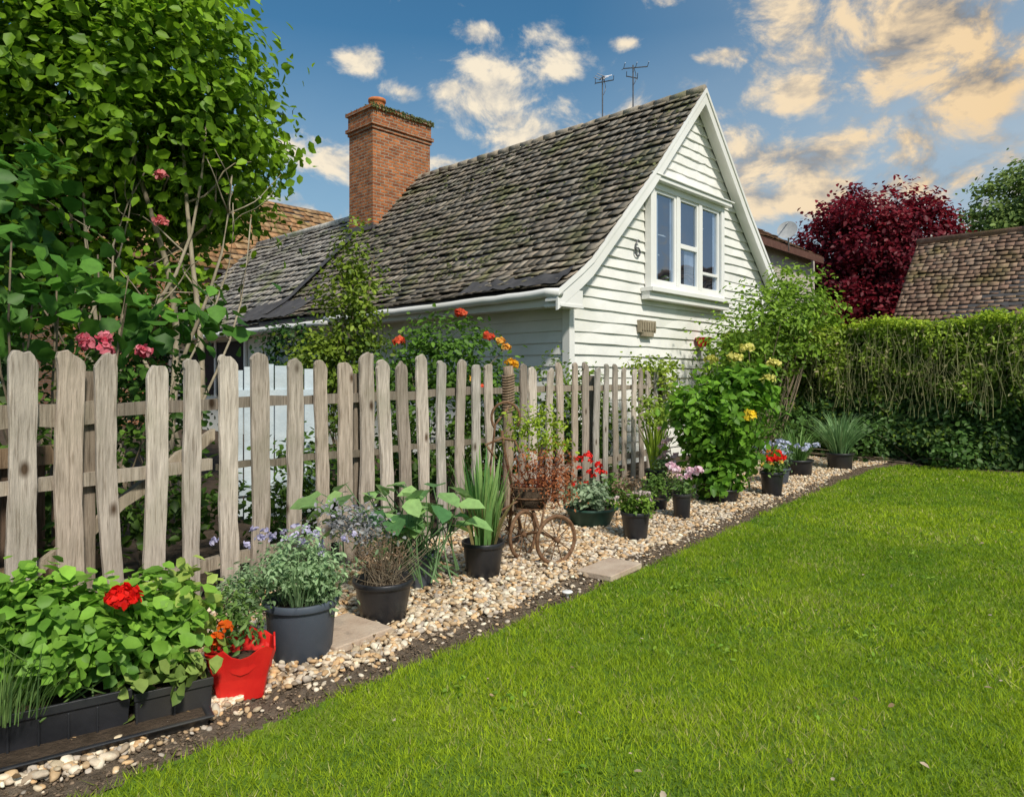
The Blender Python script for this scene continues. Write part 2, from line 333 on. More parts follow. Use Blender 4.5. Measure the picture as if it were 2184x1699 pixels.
# fence line
FA=np.array([1.87,4.10]); FD=np.array([.985,.170]); FN=np.array([-.170,.985])
def fl(r): return 4.10+(r-1.87)*.1726
gb=empty('gravel_bed')
o=strip('gravel_surface',lambda r:edge(r)+.22+.02*math.sin(r*5),lambda r:fl(r)+.05,-.002,M_gbase,nr=200,nl=8); o.parent=gb
def ico(sub):
    bm=bmesh.new(); bmesh.ops.create_icosphere(bm,subdivisions=sub,radius=1); V=np.array([v.co[:] for v in bm.verts]); F=np.array([[v.index for v in f.verts] for f in bm.faces]); bm.free(); return V,F
PCOL=np.array([(.58,.47,.33),(.52,.37,.22),(.70,.62,.50),(.36,.28,.2),(.56,.37,.2),(.62,.52,.40),(.44,.38,.32)])
def pebbles(name,r,l,z,size,sub,parent,pal=PCOL,mat=M_peb):
    n=len(r); V0,F0=ico(sub); k=len(V0)
    S=size[:,None]*np.stack([1+.35*rng.random(n),.65+.3*rng.random(n),.40+.25*rng.random(n)],1)
    V=np.repeat(V0[None],n,0); V=V*(1+.13*rng.normal(size=(n,k,1))*.75)
    V=np.sign(V)*np.abs(V)**.9*S[:,None,:]
    a=rng.random(n)*6.283; ca,sa=np.cos(a),np.sin(a); t=rng.normal(size=n)*.35; ct,st=np.cos(t),np.sin(t)
    X=V[:,:,0]*ct[:,None]+V[:,:,2]*st[:,None]; Z=-V[:,:,0]*st[:,None]+V[:,:,2]*ct[:,None]; Y=V[:,:,1]
    Xr=X*ca[:,None]-Y*sa[:,None]; Yr=X*sa[:,None]+Y*ca[:,None]
    VV=np.stack([Xr+r[:,None],Yr+l[:,None],Z+z[:,None]],2).reshape(-1,3)
    FF=(np.arange(n)*k)[:,None,None]+F0[None]
    C=pal[rng.integers(0,len(pal),n)]*(1+.14*rng.normal(size=(n,1))); C=np.clip(C,.02,.8)
    return mesh_np(name,VV,FF.reshape(-1,3),mat,np.repeat(C,k,0),True,parent)
def pf(n,r0,r1):
    r=rng.uniform(r0,r1,n); lo=edge(r)+.20+.035*np.sin(r*6)+.02*np.sin(r*15); hi=fl(r)-.02
    l=lo+(hi-lo)*rng.random(n)**1.1; return r,l
r,l=pf(15000,-.6,5.2); pebbles('pebbles_near',r,l,rng.uniform(0,.022,len(r)),rng.uniform(.009,.023,len(r)),2,gb)
r,l=pf(17000,5.2,11.9); pebbles('pebbles_far',r,l,rng.uniform(0,.022,len(r)),rng.uniform(.013,.024,len(r)),1,gb)
r=rng.uniform(-.3,9,700); l=edge(r)+rng.normal(size=700)*.06+.17; pebbles('stray_pebbles',r,l,np.full(700,.004),rng.uniform(.006,.014,700),2,gb)
r=rng.uniform(-.6,11,9000); l=edge(r)+rng.uniform(-.0,.25,9000); pebbles('soil_clods',r,l,np.full(9000,0.),rng.uniform(.003,.009,9000),1,gb,np.array([(.12,.085,.055),(.2,.145,.10),(.08,.06,.04)]))
n=900; r=rng.uniform(-.5,11,n); l=edge(r)+.2+(fl(r)-edge(r)-.2)*rng.random(n)
V,F,C=leaf_arrays(np.stack([r,l,np.full(n,.034)],1),np.tile([0,0,1.],(n,1))+rng.normal(size=(n,3))*.5,.012+.025*rng.random(n),.7,colmix(n,(.10,.06,.03),(.34,.22,.1))); mesh_np('leaf_litter',V,F,M_leaf,C,False,gb)
# paving slabs
def slab(X,Y,sx,sy,rot,z=.02):
    c=W(X,Y,z); m=MB(); a=np.array([math.cos(rot),math.sin(rot),0]); b=np.array([-math.sin(rot),math.cos(rot),0])
    m.obox(c,a*sx/2,b*sy/2,[0,0,.02]); o=m.obj('paving_slab',M_slab)
    bv=o.modifiers.new('b','BEVEL'); bv.width=.006; bv.segments=2
slab(.66,4.74,.42,.26,.1); slab(-.86,3.55,.36,.36,.1); slab(-1.9,2.75,.5,.4,.15,.0)

# ------------------------------------------------------------------ picket fence
fence=empty('picket_fence')
S=[-2.95,-2.72,-2.48,-2.25,-2.02,-1.79,-1.56,-1.33,-1.105,-.894,-.67,-.453,-.236,0,.204,.472,.725,.937,1.119,1.337,1.544,1.765,1.97,2.202,2.442,2.67,3.2,3.42,3.68,3.95,4.24,4.5,4.77,5.01,5.29,5.54,5.80,6.07,6.33,6.6,6.85]
fm=MB()
def fp(s,n,z): 
    q=FA+FD*s+FN*n; return np.array([q[0],q[1],z])
for i,s in enumerate(S):
    w=.115*(.85+.3*rng.random()); th=.026; H=1.45+.035*rng.normal()
    if abs(s+.894)<.01: H=1.44
    lean=rng.normal()*.016; lz=rng.normal()*.008
    zs=np.concatenate([np.linspace(0,H-w*.62,13)])
    ph=rng.random(4)*6.28; tp=rng.normal()*.06
    L_=[];R_=[]
    for z in zs:
        ww=w/2*(1+tp*(z-.7)); sw=.009*math.sin(z*2.6+ph[0])
        L_.append((-ww*(1+.07*math.sin(z*7+ph[1])+.035*rng.normal())+sw,z)); R_.append((ww*(1+.07*math.sin(z*6+ph[2])+.035*rng.normal())+sw,z))
    top=[]
    sk=rng.normal()*.018; sq_=.7+.6*rng.random(); swt=.009*math.sin(H*2.6+ph[0])
    for a in np.linspace(.12,math.pi-.12,8): top.append((w/2*math.cos(a)+sk*math.sin(a)+swt,H-w*.5+w*.5*sq_*math.sin(a)*(1+.1*rng.normal())))
    pts=R_+top+L_[::-1]
    n=len(pts); V=[]
    for nn in (-th/2,th/2):
        for (x,z) in pts: V.append(fp(s+x+lean*z,nn+lz*z+.004*math.sin(z*4+ph[3]),z))
    k=len(zs); F=[]
    for off,fw in ((0,1),(n,-1)):
        for j in range(k-1):
            q=(off+j,off+j+1,off+n-2-j,off+n-1-j); F.append(q if fw>0 else q[::-1])
        q=tuple(off+j for j in range(k-1,k+8+1)); F.append(q if fw>0 else q[::-1])
    F+=[(j,j+n,(j+1)%n+n,(j+1)%n) for j in range(n)]
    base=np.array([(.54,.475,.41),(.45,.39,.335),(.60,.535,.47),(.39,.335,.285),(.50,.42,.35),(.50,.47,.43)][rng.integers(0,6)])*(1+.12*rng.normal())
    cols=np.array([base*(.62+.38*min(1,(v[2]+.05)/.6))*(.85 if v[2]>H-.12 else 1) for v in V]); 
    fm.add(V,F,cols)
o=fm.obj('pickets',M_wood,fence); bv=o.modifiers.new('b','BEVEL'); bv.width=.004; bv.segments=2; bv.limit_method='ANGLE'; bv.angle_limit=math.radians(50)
fr=MB()
def rail(s0,s1,z0,z1,h=.05,n0=.04,col=(.36,.31,.25)):
    K=14; V=[]
    for i in range(K+1):
        t=i/K; s=s0+(s1-s0)*t; z=z0+(z1-z0)*t+rng.normal()*.006; hh=h*(1+.12*rng.normal())
        for (a,b) in ((-.022,-hh),(.022,-hh),(.022,hh),(-.022,hh)): V.append(fp(s,n0+a,z+b))
    F=[]
    for i in range(K):
        for j in range(4): F.append((i*4+j,i*4+(j+1)%4,(i+1)*4+(j+1)%4,(i+1)*4+j))
    F+= [(3,2,1,0),(K*4,K*4+1,K*4+2,K*4+3)]
    fr.add(V,F,col)
rail(-3,-.75,1.08,1.13,.05,.045); rail(-.7,2.95,1.14,1.2,.03,.04,(.28,.24,.2)); rail(-3,-.1,.78,.80,.036,.04,(.46,.40,.33)); rail(-.05,2.95,.78,.74,.022,.04,(.22,.19,.15)); rail(-3,2.95,.2,.22,.035); rail(2.95,6.95,1.2,1.2,.03); rail(2.95,6.95,.35,.3,.035)
rail(-1.1,-.05,.3,.98,.035,.09,(.42,.36,.28))
for s in (-2.6,-.78,1.1,4.9,6.9): fr.obox(fp(s,.10,.66),[FD[0]*.045,FD[1]*.045,0],[FN[0]*.045,FN[1]*.045,0],[0,0,.68],(.30,.25,.2))
fr.obj('rails',M_wood,fence)
pm=MB(); K=16
P=[fp(2.94+.012*math.sin(i),-.01,1.42*i/K) for i in range(K+1)]
pm.tube(P,.05*(1+.06*rng.normal(size=K+1)),10,(.36,.28,.21))
for z in np.linspace(1.0,1.33,14):
    pm.tube([fp(2.94+.057*math.cos(a),-.01+.057*math.sin(a),z+.012*math.sin(a*1.5)) for a in np.linspace(0,6.283,12)[:-1]],.009,6,(.30,.22,.15),closed=True)
pm.obj('post',M_wood,fence,True)

# ------------------------------------------------------------------ cottage
cot=empty('white_cottage',(11.04,13,0))
RX0,RX1,YG=7.64,14.44,6.18; RID=11.04; RZ=6.27
prof=[(7.15,2.50),(7.8,2.93),(9.4,4.50),(11.04,RZ)]
def zr(r):
    rr=RID-abs(r-RID); return np.interp(rr,[p[0] for p in prof],[p[1] for p in prof])
def tiles(name,prof,y0,y1,mat,parent,exp=.195,tw=.19,th=.02,sign=1,cols=((.315,.28,.24),(.35,.315,.27),(.28,.25,.215),(.33,.285,.235),(.30,.28,.25)),wav=.02,jit=.10,lf=.058):
    pr=np.array(prof,float); seg=np.hypot(*(pr[1:]-pr[:-1]).T); cum=np.concatenate([[0],np.cumsum(seg)]); T=cum[-1]
    nrow=int(T/exp); exp=T/nrow; V=[];F=[];C=[];k=0
    def at(d):
        return np.array([np.interp(d,cum,pr[:,0]),np.interp(d,cum,pr[:,1])])
    for i in range(nrow+0):
        y=y0-rng.random()*.1
        rowc=.90+.2*rng.random(); ro=rng.random()*6
        while y<y1:
            w=tw*(.6+.8*rng.random()); ya=max(y,y0-.02); yb=min(y+w-.003,y1+.02); y+=w
            if yb-ya<.03: continue
            ja=exp*(.05*rng.normal()+.12*math.sin(ya*1.3+ro)); d0=max(i*exp+ja,0) if i else 0; d1=min((i+1.3)*exp,T)
            a=at(d0);b=at(d1); tg=(b-a)/max(np.hypot(*(b-a)),1e-6); nn=np.array([-tg[1],tg[0]])*sign
            if sign<0: nn=np.array([tg[1],-tg[0]])
            sag=wav*math.sin(ya*1.1+i*.2)+.004*rng.normal()
            lift=lf+.006*rng.normal()
            if rng.random()<.03: lift+=.02
            a2=a+nn*(lift+sag); b2=b+nn*(.008+sag)
            a1=a2-nn*th; b1=b2-nn*th
            sk=.006*rng.normal()
            for (p,yy) in ((a1,ya),(a1,yb),(b1,yb),(b1,ya)): V.append((p[0],yy,p[1]))
            for (p,yy) in ((a2+[0,sk],ya),(a2-[0,sk],yb),(b2,yb),(b2,ya)): V.append((p[0],yy,p[1]))
            F+=[(k+0,k+3,k+2,k+1),(k+4,k+5,k+6,k+7),(k,k+1,k+5,k+4),(k+1,k+2,k+6,k+5),(k+2,k+3,k+7,k+6),(k+3,k,k+4,k+7)]; k+=8
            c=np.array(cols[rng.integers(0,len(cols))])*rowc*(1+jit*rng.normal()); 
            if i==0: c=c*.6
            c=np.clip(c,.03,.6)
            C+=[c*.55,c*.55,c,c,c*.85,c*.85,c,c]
    return mesh_np(name,V,np.array(F),mat,np.array(C),False,parent)
YE=14.28; YF=5.95
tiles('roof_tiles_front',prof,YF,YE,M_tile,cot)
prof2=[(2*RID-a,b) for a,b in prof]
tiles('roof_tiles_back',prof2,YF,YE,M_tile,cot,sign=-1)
# roof deck
def deck(name,prof,y0,y1,mat,parent,rid,t=.09):
    P=list(prof)+[(2*rid-a,b) for a,b in prof[::-1][1:]]
    n=len(P);V=[]
    for y in (y0,y1):
        for (a,b) in P: V.append((a,y,b))
        for (a,b) in P: V.append((a,y,b-t))
    F=[]
    for i in range(n-1):
        F.append((i,i+1,2*n+i+1,2*n+i)); F.append((n+i,3*n+i,3*n+i+1,n+i+1))
        F.append((i,n+i,n+i+1,i+1)); F.append((2*n+i,2*n+i+1,3*n+i+1,3*n+i))
    F.append((0,2*n,3*n,n)); F.append((n-1,2*n-1,4*n-1,3*n-1))
    return mesh_np(name,V,F,mat,None,False,parent)
deck('roof_deck',prof,YF+.03,YE,M_lead,cot,RID)
# moss cushions on the roof
n=2600; yy=rng.uniform(YF,YE,n); rr=RID-(RID-7.3)*rng.random(n)**.8; fld=vnoise(rr*2+40,yy*1.4,_g[1])+.3*rng.random(n); k=fld>.78; yy=yy[k];rr=rr[k];n=len(rr)
zz=zr(rr)+.055; V,F,C=leaf_arrays(np.stack([rr,yy,zz],1),np.tile([-.7,0,.7],(n,1))+rng.normal(size=(n,3))*.4,.04+.03*rng.random(n),1.0,colmix(n,(.06,.07,.025),(.20,.21,.09))); mesh_np('roof_moss',V,F,M_leaf,C,False,cot)
# ridge tiles
m=MB(); y=YF-.02
while y<YE:
    l_=.33; c=(.36,.31,.25) if rng.random()<.7 else (.30,.27,.23)
    m.tube([(RID,y,RZ+.0),(RID,y+l_+.02,RZ+.0+.012*rng.normal())],[.085,.076],12,np.array(c)*(1+.1*rng.normal())); y+=l_
m.obj('ridge_tiles',M_tile,cot,True)
# gable clapboards
m=MB(); bh=.165; z=0
def ext(z,rid=RID,x0=RX0):
    rs=np.linspace(x0,rid,200); zz=zr(rs)-.1
    if z<=zz[0]: return x0
    return float(np.interp(z,zz,rs))
while z<RZ-.13:
    z1=min(z+bh,RZ-.12); a0=ext(z);a1=ext(z1); b0=2*RID-a0;b1=2*RID-a1; K=14
    V=[]
    for q in range(K+1):
        t=q/K; o1=.036+.006*rng.normal(); sg=.005*rng.normal(); xa=a0+(b0-a0)*t; xb=a1+(b1-a1)*t
        V+=[(xa,YG,z+sg),(xa,YG-o1,z+sg),(xb,YG-.003,z1+.025)]
    F=[]
    for q in range(K): F+=[(q*3+1,q*3+4,q*3+5,q*3+2),(q*3,q*3+3,q*3+4,q*3+1)]
    m.add(V,F)
    z=z1
m.obj('gable_clapboards',M_white,cot)
m=MB(); z=0
while z<2.62:
    z1=z+bh
    m.add([(RX0-.03,YG,z),(RX0-.03,9.9,z),(RX0-.003,9.9,z1+.02),(RX0-.003,YG,z1+.02),(RX0,YG,z),(RX0,9.9,z)],[(0,3,2,1),(4,0,1,5)]); z=z1
m.obj('side_clapboards',M_white,cot)
m=MB(); V=[]
rs=np.concatenate([np.linspace(RX0,RID,12),np.linspace(RID,RX1,12)[1:]])
for yy in (YG,YE-.1):
    for r_ in rs: V.append((r_,yy,0))
    for r_ in rs: V.append((r_,yy,zr(r_)-.1))
n=len(rs);F=[]
for i in range(n-1):
    F.append((i,i+1,n+i+1,n+i)); F.append((2*n+i,3*n+i,3*n+i+1,2*n+i+1))
F.append((0,n,3*n,2*n)); F.append((n-1,2*n-1,4*n-1,3*n-1))
m.add(V,[tuple(f) for f in F]); m.obj('walls',M_cream,cot)
# corner boards
m=MB(); m.box((RX0-.045,YG-.045,0),(RX0+.07,YG+.08,2.62)); m.box((RX1-.09,YG-.045,0),(RX1+.045,YG+.08,2.62)); m.obj('corner_boards',M_trim,cot)
# barge boards
def barge(sgn,yA,yB,dz0,dz1,name,mat=None):
    m=MB(); rr=np.concatenate([np.linspace(7.08,9.4,10),np.linspace(9.4,RID+.0,8)[1:]]); V=[]
    for r_ in rr:
        z_=np.interp(r_,[7.08]+[p[0] for p in prof],[2.455]+[p[1] for p in prof]); x=r_ if sgn>0 else 2*RID-r_
        for (yy,zz) in ((yA,z_+dz1),(yB,z_+dz1),(yB,z_+dz0),(yA,z_+dz0)): V.append((x,yy,zz))
    F=[];n=len(rr)
    for i in range(n-1):
        for j in range(4):
            q=(i*4+j,i*4+(j+1)%4,(i+1)*4+(j+1)%4,(i+1)*4+j); F.append(q if sgn>0 else q[::-1])
    F+=[(0,1,2,3),((n-1)*4+3,(n-1)*4+2,(n-1)*4+1,(n-1)*4)]
    m.add(V,F); m.obj(name,mat or M_trim,cot)
barge(1,YF-.035,YF,-.25,.0,'barge_board_a'); barge(-1,YF-.035,YF,-.25,.0,'barge_board_b')
barge(1,YF-.055,YF-.037,-.06,.02,'barge_cap_a'); barge(-1,YF-.055,YF-.037,-.06,.02,'barge_cap_b')
barge(1,YF+.002,YG-.045,-.125,-.095,'verge_soffit_a'); barge(-1,YF+.002,YG-.045,-.125,-.095,'verge_soffit_b')
# eave box end, fascia, soffit, gutter
m=MB(); m.box((7.16,YF-.03,2.30),(7.62,YG+.0,2.50)); m.box((7.12,YF-.045,2.26),(7.62,YG,2.298))
m.box((7.2,YG+.002,2.28),(7.225,20.85,2.46)); m.box((7.226,YG+.002,2.30),(RX0,20.85,2.325)); m.obj('fascia_and_soffit',M_trim,cot)
m=MB(); K=24
for (ya,yb,za,zb) in ((YF-.05,11.6,2.44,2.40),(11.45,20.9,2.355,2.30)):
    P=[(7.12,ya+(yb-ya)*i/K,za+(zb-za)*i/K+.006*rng.normal()) for i in range(K+1)]; m.tube(P,.062,12)
m.tube([(7.12,11.5,2.4),(7.2,11.3,2.3),(7.5,11.1,2.2),(7.58,11.1,2.0),(7.58,11.1,.0)],.035,8)
m.obj('gutter',M_trim,cot,True)
# lead on eave
m=MB()
for (ya,yb,ra) in ((YF,7.9,7.42),(13.0,15.4,7.8)):
    V=[];K=18
    for i in range(K+1):
        y=ya+(yb-ya)*i/K
        for r_ in (7.12,7.25,ra-.08,ra+.04*rng.normal()): V.append((r_-.02,y,float(np.interp(r_,[7.1]+[p[0] for p in prof],[2.47]+[p[1] for p in prof]))+.085+.014*rng.normal()))
    F=[(i*4+j,i*4+j+1,i*4+j+5,i*4+j+4) for i in range(K) for j in range(3)]
    m.add(V,F)
# dark membrane running up the verge of the main roof
V=[]
for i in range(12):
    r_=7.3+2.3*i/11; z_=float(zr(r_))
    for (dy,dz) in ((-.12,.10),(.12+.05*rng.normal(),.09),(.3+.05*rng.normal(),.035)): V.append((r_-.03,YE+dy,z_+dz))
m.add(V,[(i*3+j,i*3+3+j,i*3+4+j,i*3+1+j) for i in range(11) for j in range(2)])
m.obj('eave_flashing',M_lead,cot,True)
# left wing
WP=[(7.15,2.44),(7.7,2.86),(10.41,5.45)]; WY=20.8
tiles('wing_tiles',WP,YE+.02,WY,M_tile,cot,exp=.22,tw=.22,cols=((.42,.405,.38),(.47,.45,.43),(.38,.365,.35),(.44,.41,.38)))
deck('wing_deck',WP,YE+.02,WY,M_lead,cot,10.41)
m=MB(); m.tube([(10.41,YE,5.47),(10.41,WY,5.47)],.09,12,(.6,.59,.56)); m.obj('wing_ridge',M_tile,cot,True)
m=MB(); m.box((RX0,YE-.09,0),(13.1,WY-.15,2.62)); m.add([(RX0,WY-.152,2.6),(13.1,WY-.152,2.6),(10.4,WY-.152,5.3)],[(0,1,2)]); m.obj('wing_walls',M_cream,cot)
m=MB(); m.box((RX0-.05,WY-.3,2.3),(7.12,WY-.02,2.42)); m.obj('wing_end_box',M_trim,cot)
# door & openings on side wall
m=MB()
for i in range(7): m.box((RX0-.045,13.55+i*.17,.05),(RX0-.012,13.55+i*.17+.16,2.12))
m.obj('plank_door',M_door,cot)
m=MB(); m.box((RX0-.03,15.9,.9),(RX0-.005,18.9,2.2)); m.box((RX0-.03,11.5,1.0),(RX0-.005,12.6,2.0)); m.obj('dark_openings',M_dark,cot)
m=MB()
for y in (13.45,14.75,15.8,17.4,18.9,11.42,12.6): m.box((RX0-.06,y,.0 if y in(13.45,14.75) else .85),(RX0-.012,y+.09,2.24))
for (a,b) in ((15.8,18.99),(11.42,12.69),(13.45,14.84)): m.box((RX0-.065,a,2.242),(RX0-.01,b,2.3))
m.obj('opening_frames',M_trim,cot)
# gable window
wx0,wx1,wz0,wz1=9.50,11.95,2.74,4.42
m=MB()
m.box((wx0,6.03,wz0),(wx0+.11,6.145,wz1)); m.box((wx1-.11,6.03,wz0),(wx1,6.145,wz1))
m.box((wx0+.112,6.035,wz1-.1),(wx1-.112,6.145,wz1)); m.box((wx0+.112,6.035,wz0),(wx1-.112,6.145,wz0+.09))
m.box((wx0-.1,5.93,wz1+.002),(wx1+.1,6.145,wz1+.07)); m.box((wx0-.14,5.90,wz1+.072),(wx1+.14,6.145,wz1+.095))
m.box((wx0-.12,5.92,wz0-.07),(wx1+.12,6.145,wz0-.002)); m.box((wx0-.1,5.99,wz0-.19),(wx1+.1,6.145,wz0-.072))
pw=(wx1-wx0-.22)/3
for i in range(3):
    a=wx0+.11+i*pw; b=a+pw
    if i: m.box((a-.05,6.04,wz0+.092),(a+.05,6.145,wz1-.102))
    m.box((a+.05,6.06,wz0+.092),(a+.1,6.12,wz1-.102)); m.box((b-.1,6.06,wz0+.092),(b-.05,6.12,wz1-.102))
    m.box((a+.1,6.062,wz1-.15),(b-.1,6.12,wz1-.102)); m.box((a+.1,6.062,wz0+.092),(b-.1,6.12,wz0+.15))
    if i==1: m.box((a+.1,6.055,3.48),(b-.1,6.12,3.56))
    if i==2: m.box((a+.1,6.055,3.12),(b-.1,6.12,3.17))
o=m.obj('window_frame',M_trim,cot); bv=o.modifiers.new('b','BEVEL'); bv.width=.006; bv.segments=2
m=MB(); m.add([(wx0+.1,6.095,wz0+.05),(wx1-.1,6.095,wz0+.05),(wx1-.1,6.095,wz1-.05),(wx0+.1,6.095,wz1-.05)],[(0,1,2,3)]); m.obj('window_glass',M_glass,cot)
m=MB(); m.box((wx0+.1,6.136,wz0+.05),(wx1-.1,6.142,wz1-.05)); m.obj('window_dark',M_dark,cot)
m=MB()
for (a,b,z0,z1) in ((9.66,9.84,2.8,4.35),(10.2,10.28,2.8,4.35),(10.46,10.56,2.8,4.35),(10.66,10.98,2.85,3.5),(11.66,11.84,2.8,4.35)):
    K=10;V=[]
    for i in range(K+1):
        x=a+(b-a)*i/K; yy=6.122+.008*math.sin(i*2.2)
        V+=[(x,yy,z0),(x,yy,z1)]
    m.add(V,[(2*i,2*i+2,2*i+3,2*i+1) for i in range(K)])
m.obj('curtains',M_cut,cot,True)
# house number
m=MB()
m.tube([(9.26+.06*math.cos(a),6.12,3.27+.065*math.sin(a)) for a in np.linspace(0,6.283,16)[:-1]],.014,6,closed=True)
m.tube([(9.202,6.12,3.28),(9.205,6.12,3.35),(9.23,6.12,3.42),(9.275,6.12,3.455),(9.315,6.12,3.44)],.014,6)
m.obj('house_number',M_metal,cot,True)
m=MB(); m.box((9.28,6.08,2.03),(9.72,6.145,2.22)); m.box((9.36,6.07,1.97),(9.64,6.145,2.028)); 
for i in range(6): m.box((9.31+i*.068,6.06,2.06),(9.35+i*.068,6.082,2.19))
m.obj('stone_plaque',M_stem,cot)
m=MB(); m.lathe((11.15,6.02,1.86),[(0,0),(.09,0),(.12,.13),(.14,.16)],16); m.obj('wall_pot',M_red,cot,True)
# chimney
m=MB(); m.box((9.63,13.65,3.6),(11.35,14.62,7.15)); m.box((9.60,13.62,7.152),(11.38,14.65,7.23)); m.box((9.56,13.58,7.232),(11.42,14.69,7.31)); m.box((9.61,13.63,7.312),(11.37,14.64,7.62)); m.box((9.56,13.58,7.622),(11.42,14.69,7.70))
o=m.obj('chimney_stack',M_brick,cot)
m=MB()
V=[];nx=14;ny=8
for i in range(nx+1):
    for j in range(ny+1):
        e=min(i,nx-i,j,ny-j); V.append((9.60+1.78*i/nx,13.62+1.03*j/ny,7.70+min(e,3)*.04+.012*rng.normal()))
m.add(V,[(i*(ny+1)+j,(i+1)*(ny+1)+j,(i+1)*(ny+1)+j+1,i*(ny+1)+j+1) for i in range(nx) for j in range(ny)])
M_moss=surf('mossy_mortar',(.05,.055,.03),(.2,.18,.14),8,.95,.8,30,c3=(.09,.12,.03)); m.obj('chimney_cap',M_moss,cot,True)
m=MB(); m.lathe((10.0,14.0,7.8),[(.2,0),(.18,.12),(.21,.13),(.21,.20),(.15,.20),(.12,.05)],20); m.obj('chimney_pot',M_terra,cot,True)
n=900; P=np.stack([rng.uniform(9.55,11.42,n),rng.uniform(13.57,14.70,n),7.70+.04*rng.random(n)],1)
edgeb=rng.random(n)<.45; P[edgeb,1]=13.572; P[edgeb,2]=7.71-.12*rng.random(edgeb.sum())**2
V,F,C=leaf_arrays(P,np.where(edgeb[:,None],[0,-1,.3],[0,0,1.])+rng.normal(size=(n,3))*.4,.045,.9,colmix(n,(.04,.055,.02),(.14,.17,.05))); mesh_np('chimney_moss',V,F,M_leaf,C,False,cot)
m=MB(); m.box((9.59,13.6,4.6),(9.7,13.652,4.9))
V=[(9.55,13.60,4.78),(9.55,14.66,4.78),(9.632,14.66,4.95),(9.632,13.60,4.95)]; m.add(V,[(0,1,2,3)]); m.obj('chimney_flashing',M_lead,cot)

# TV antennas
def antenna(y,h,dirs):
    c=np.array([RID,y,RZ+.02]); m=MB(); m.tube([c+[0,0,-.1],c+[.0,0,h]],.014,8)
    for (a,z,ln,ne) in dirs:
        d=np.array([math.cos(a),math.sin(a),0]); q=np.array([-d[1],d[0],0]); p=c+[0,0,z]
        m.tube([p-d*ln*.4,p+d*ln*.6+[0,0,.05]],.010,6)
        for i in range(ne):
            e=p-d*ln*.4+d*ln*i/(ne-1)+[0,0,.05*i/(ne-1)]; L2=.15-.05*i/ne; m.tube([e-q*L2+[0,0,.04],e,e+q*L2+[0,0,.04]],.006,5)
    m.tube([c+[0,0,h*.55]+np.array([.1*math.sin(t),.0,.12*t]) for t in np.linspace(0,3,8)],.006,5)
    m.obj('tv_antenna',M_metal)
antenna(8.1,.85,[(-.9,.72,.35,3),(1.0,.8,.28,3)]); antenna(7.4,.85,[(-.75,.78,.45,3),(2.2,.6,.2,2)])

# ------------------------------------------------------------------ other buildings
nb=empty('neighbour_house',(18,10,0))
m=MB(); m.box((12.5,7.7,0),(20.8,11.2,4.75)); m.obj('walls',M_peach,nb)
TB=((.22,.13,.09),(.25,.15,.10),(.20,.12,.09),(.24,.15,.11))
def ridgehouse_x(parent,x0,x1,yr,half,ze,zrd,nm,cols=TB):
    o1=tiles(nm+'_tiles_a',[(yr-half,ze),(yr,zrd)],x0,x1,M_tile,parent,exp=.28,tw=.26,cols=cols)
    o2=tiles(nm+'_tiles_b',[(yr+half,ze),(yr,zrd)],x0,x1,M_tile,parent,exp=.28,tw=.26,sign=-1,cols=cols)
    o3=deck(nm+'_deck',[(yr-half,ze),(yr,zrd)],x0,x1,M_lead,parent,yr)
    for o in (o1,o2,o3):
        me=o.data; n=len(me.vertices); a=np.empty(n*3,np.float32); me.vertices.foreach_get('co',a); a=a.reshape(-1,3); a=a[:,[1,0,2]]; me.vertices.foreach_set('co',a.ravel()); me.flip_normals(); me.update()
ridgehouse_x(nb,12.3,20.6,9.4,1.95,4.75,5.9,'roof')
m=MB(); m.box((12.3,7.38,4.58),(20.62,7.42,4.76)); m.obj('fascia',M_fasc,nb)
m=MB(); m.box((18.2,7.66,2.6),(19.3,7.70,3.9)); m.obj('window',M_dark,nb)
# satellite dish
sd=MB(); c=np.array([18.0,7.35,5.12]); ax=n3(np.array([-.9,-.2,.35])); u=n3(np.cross(ax,[0,0,1])); v=np.cross(ax,u)
V=[c-ax*.0];F=[];R=5;Q=20
for i in range(1,R+1):
    for j in range(Q):
        t=j*6.283/Q; rr=.25*i/R; V.append(c+u*rr*math.cos(t)+v*rr*math.sin(t)+ax*(rr*rr*.6))
for j in range(Q): F.append((0,1+j,1+(j+1)%Q))
for i in range(1,R):
    for j in range(Q): F.append((1+(i-1)*Q+j,1+i*Q+j,1+i*Q+(j+1)%Q,1+(i-1)*Q+(j+1)%Q))
sd.add(V,F); sd.tube([c-v*.23,c+ax*.3],.012,6); sd.tube([c-ax*.02,c-ax*.15,c-ax*.15-np.array([0,0,.45])],.02,8); sd.obj('satellite_dish',M_dish,None,True)
ob=empty('brick_outbuilding',(20,0,0))
OP=[(17.4,2.0),(20.2,4.76)]
tiles('roof_tiles',OP,-6,4.88,M_tile,ob,exp=.15,tw=.17,cols=((.30,.205,.155),(.335,.24,.18),(.27,.18,.14),(.31,.23,.18)),wav=.03,lf=.045)
deck('roof_deck',OP,-6,4.88,M_lead,ob,20.2)
m=MB(); m.box((17.7,-5.8,0),(22.7,4.75,2.15)); m.add([(17.7,4.752,2.1),(22.7,4.752,2.1),(20.2,4.752,4.6)],[(0,1,2)]); m.obj('walls',M_brick2,ob)
m=MB(); m.tube([(20.2,-6,4.78),(20.2,4.9,4.78)],.1,10,(.3,.18,.13)); m.obj('ridge',M_tile,ob,True)
m=MB(); m.lathe((20.2,2.3,4.75),[(.3,0),(.3,.25),(.2,.35),(.0,.38)],14); m.obj('ridge_vent',M_terra,ob,True)
cb=empty('tiled_roof_house',(12,24,0))
ridgehouse_x(cb,5,14.9,24,3,4.6,7.75,'roof',((.46,.27,.14),(.40,.23,.12),(.36,.23,.13),(.46,.31,.18)))
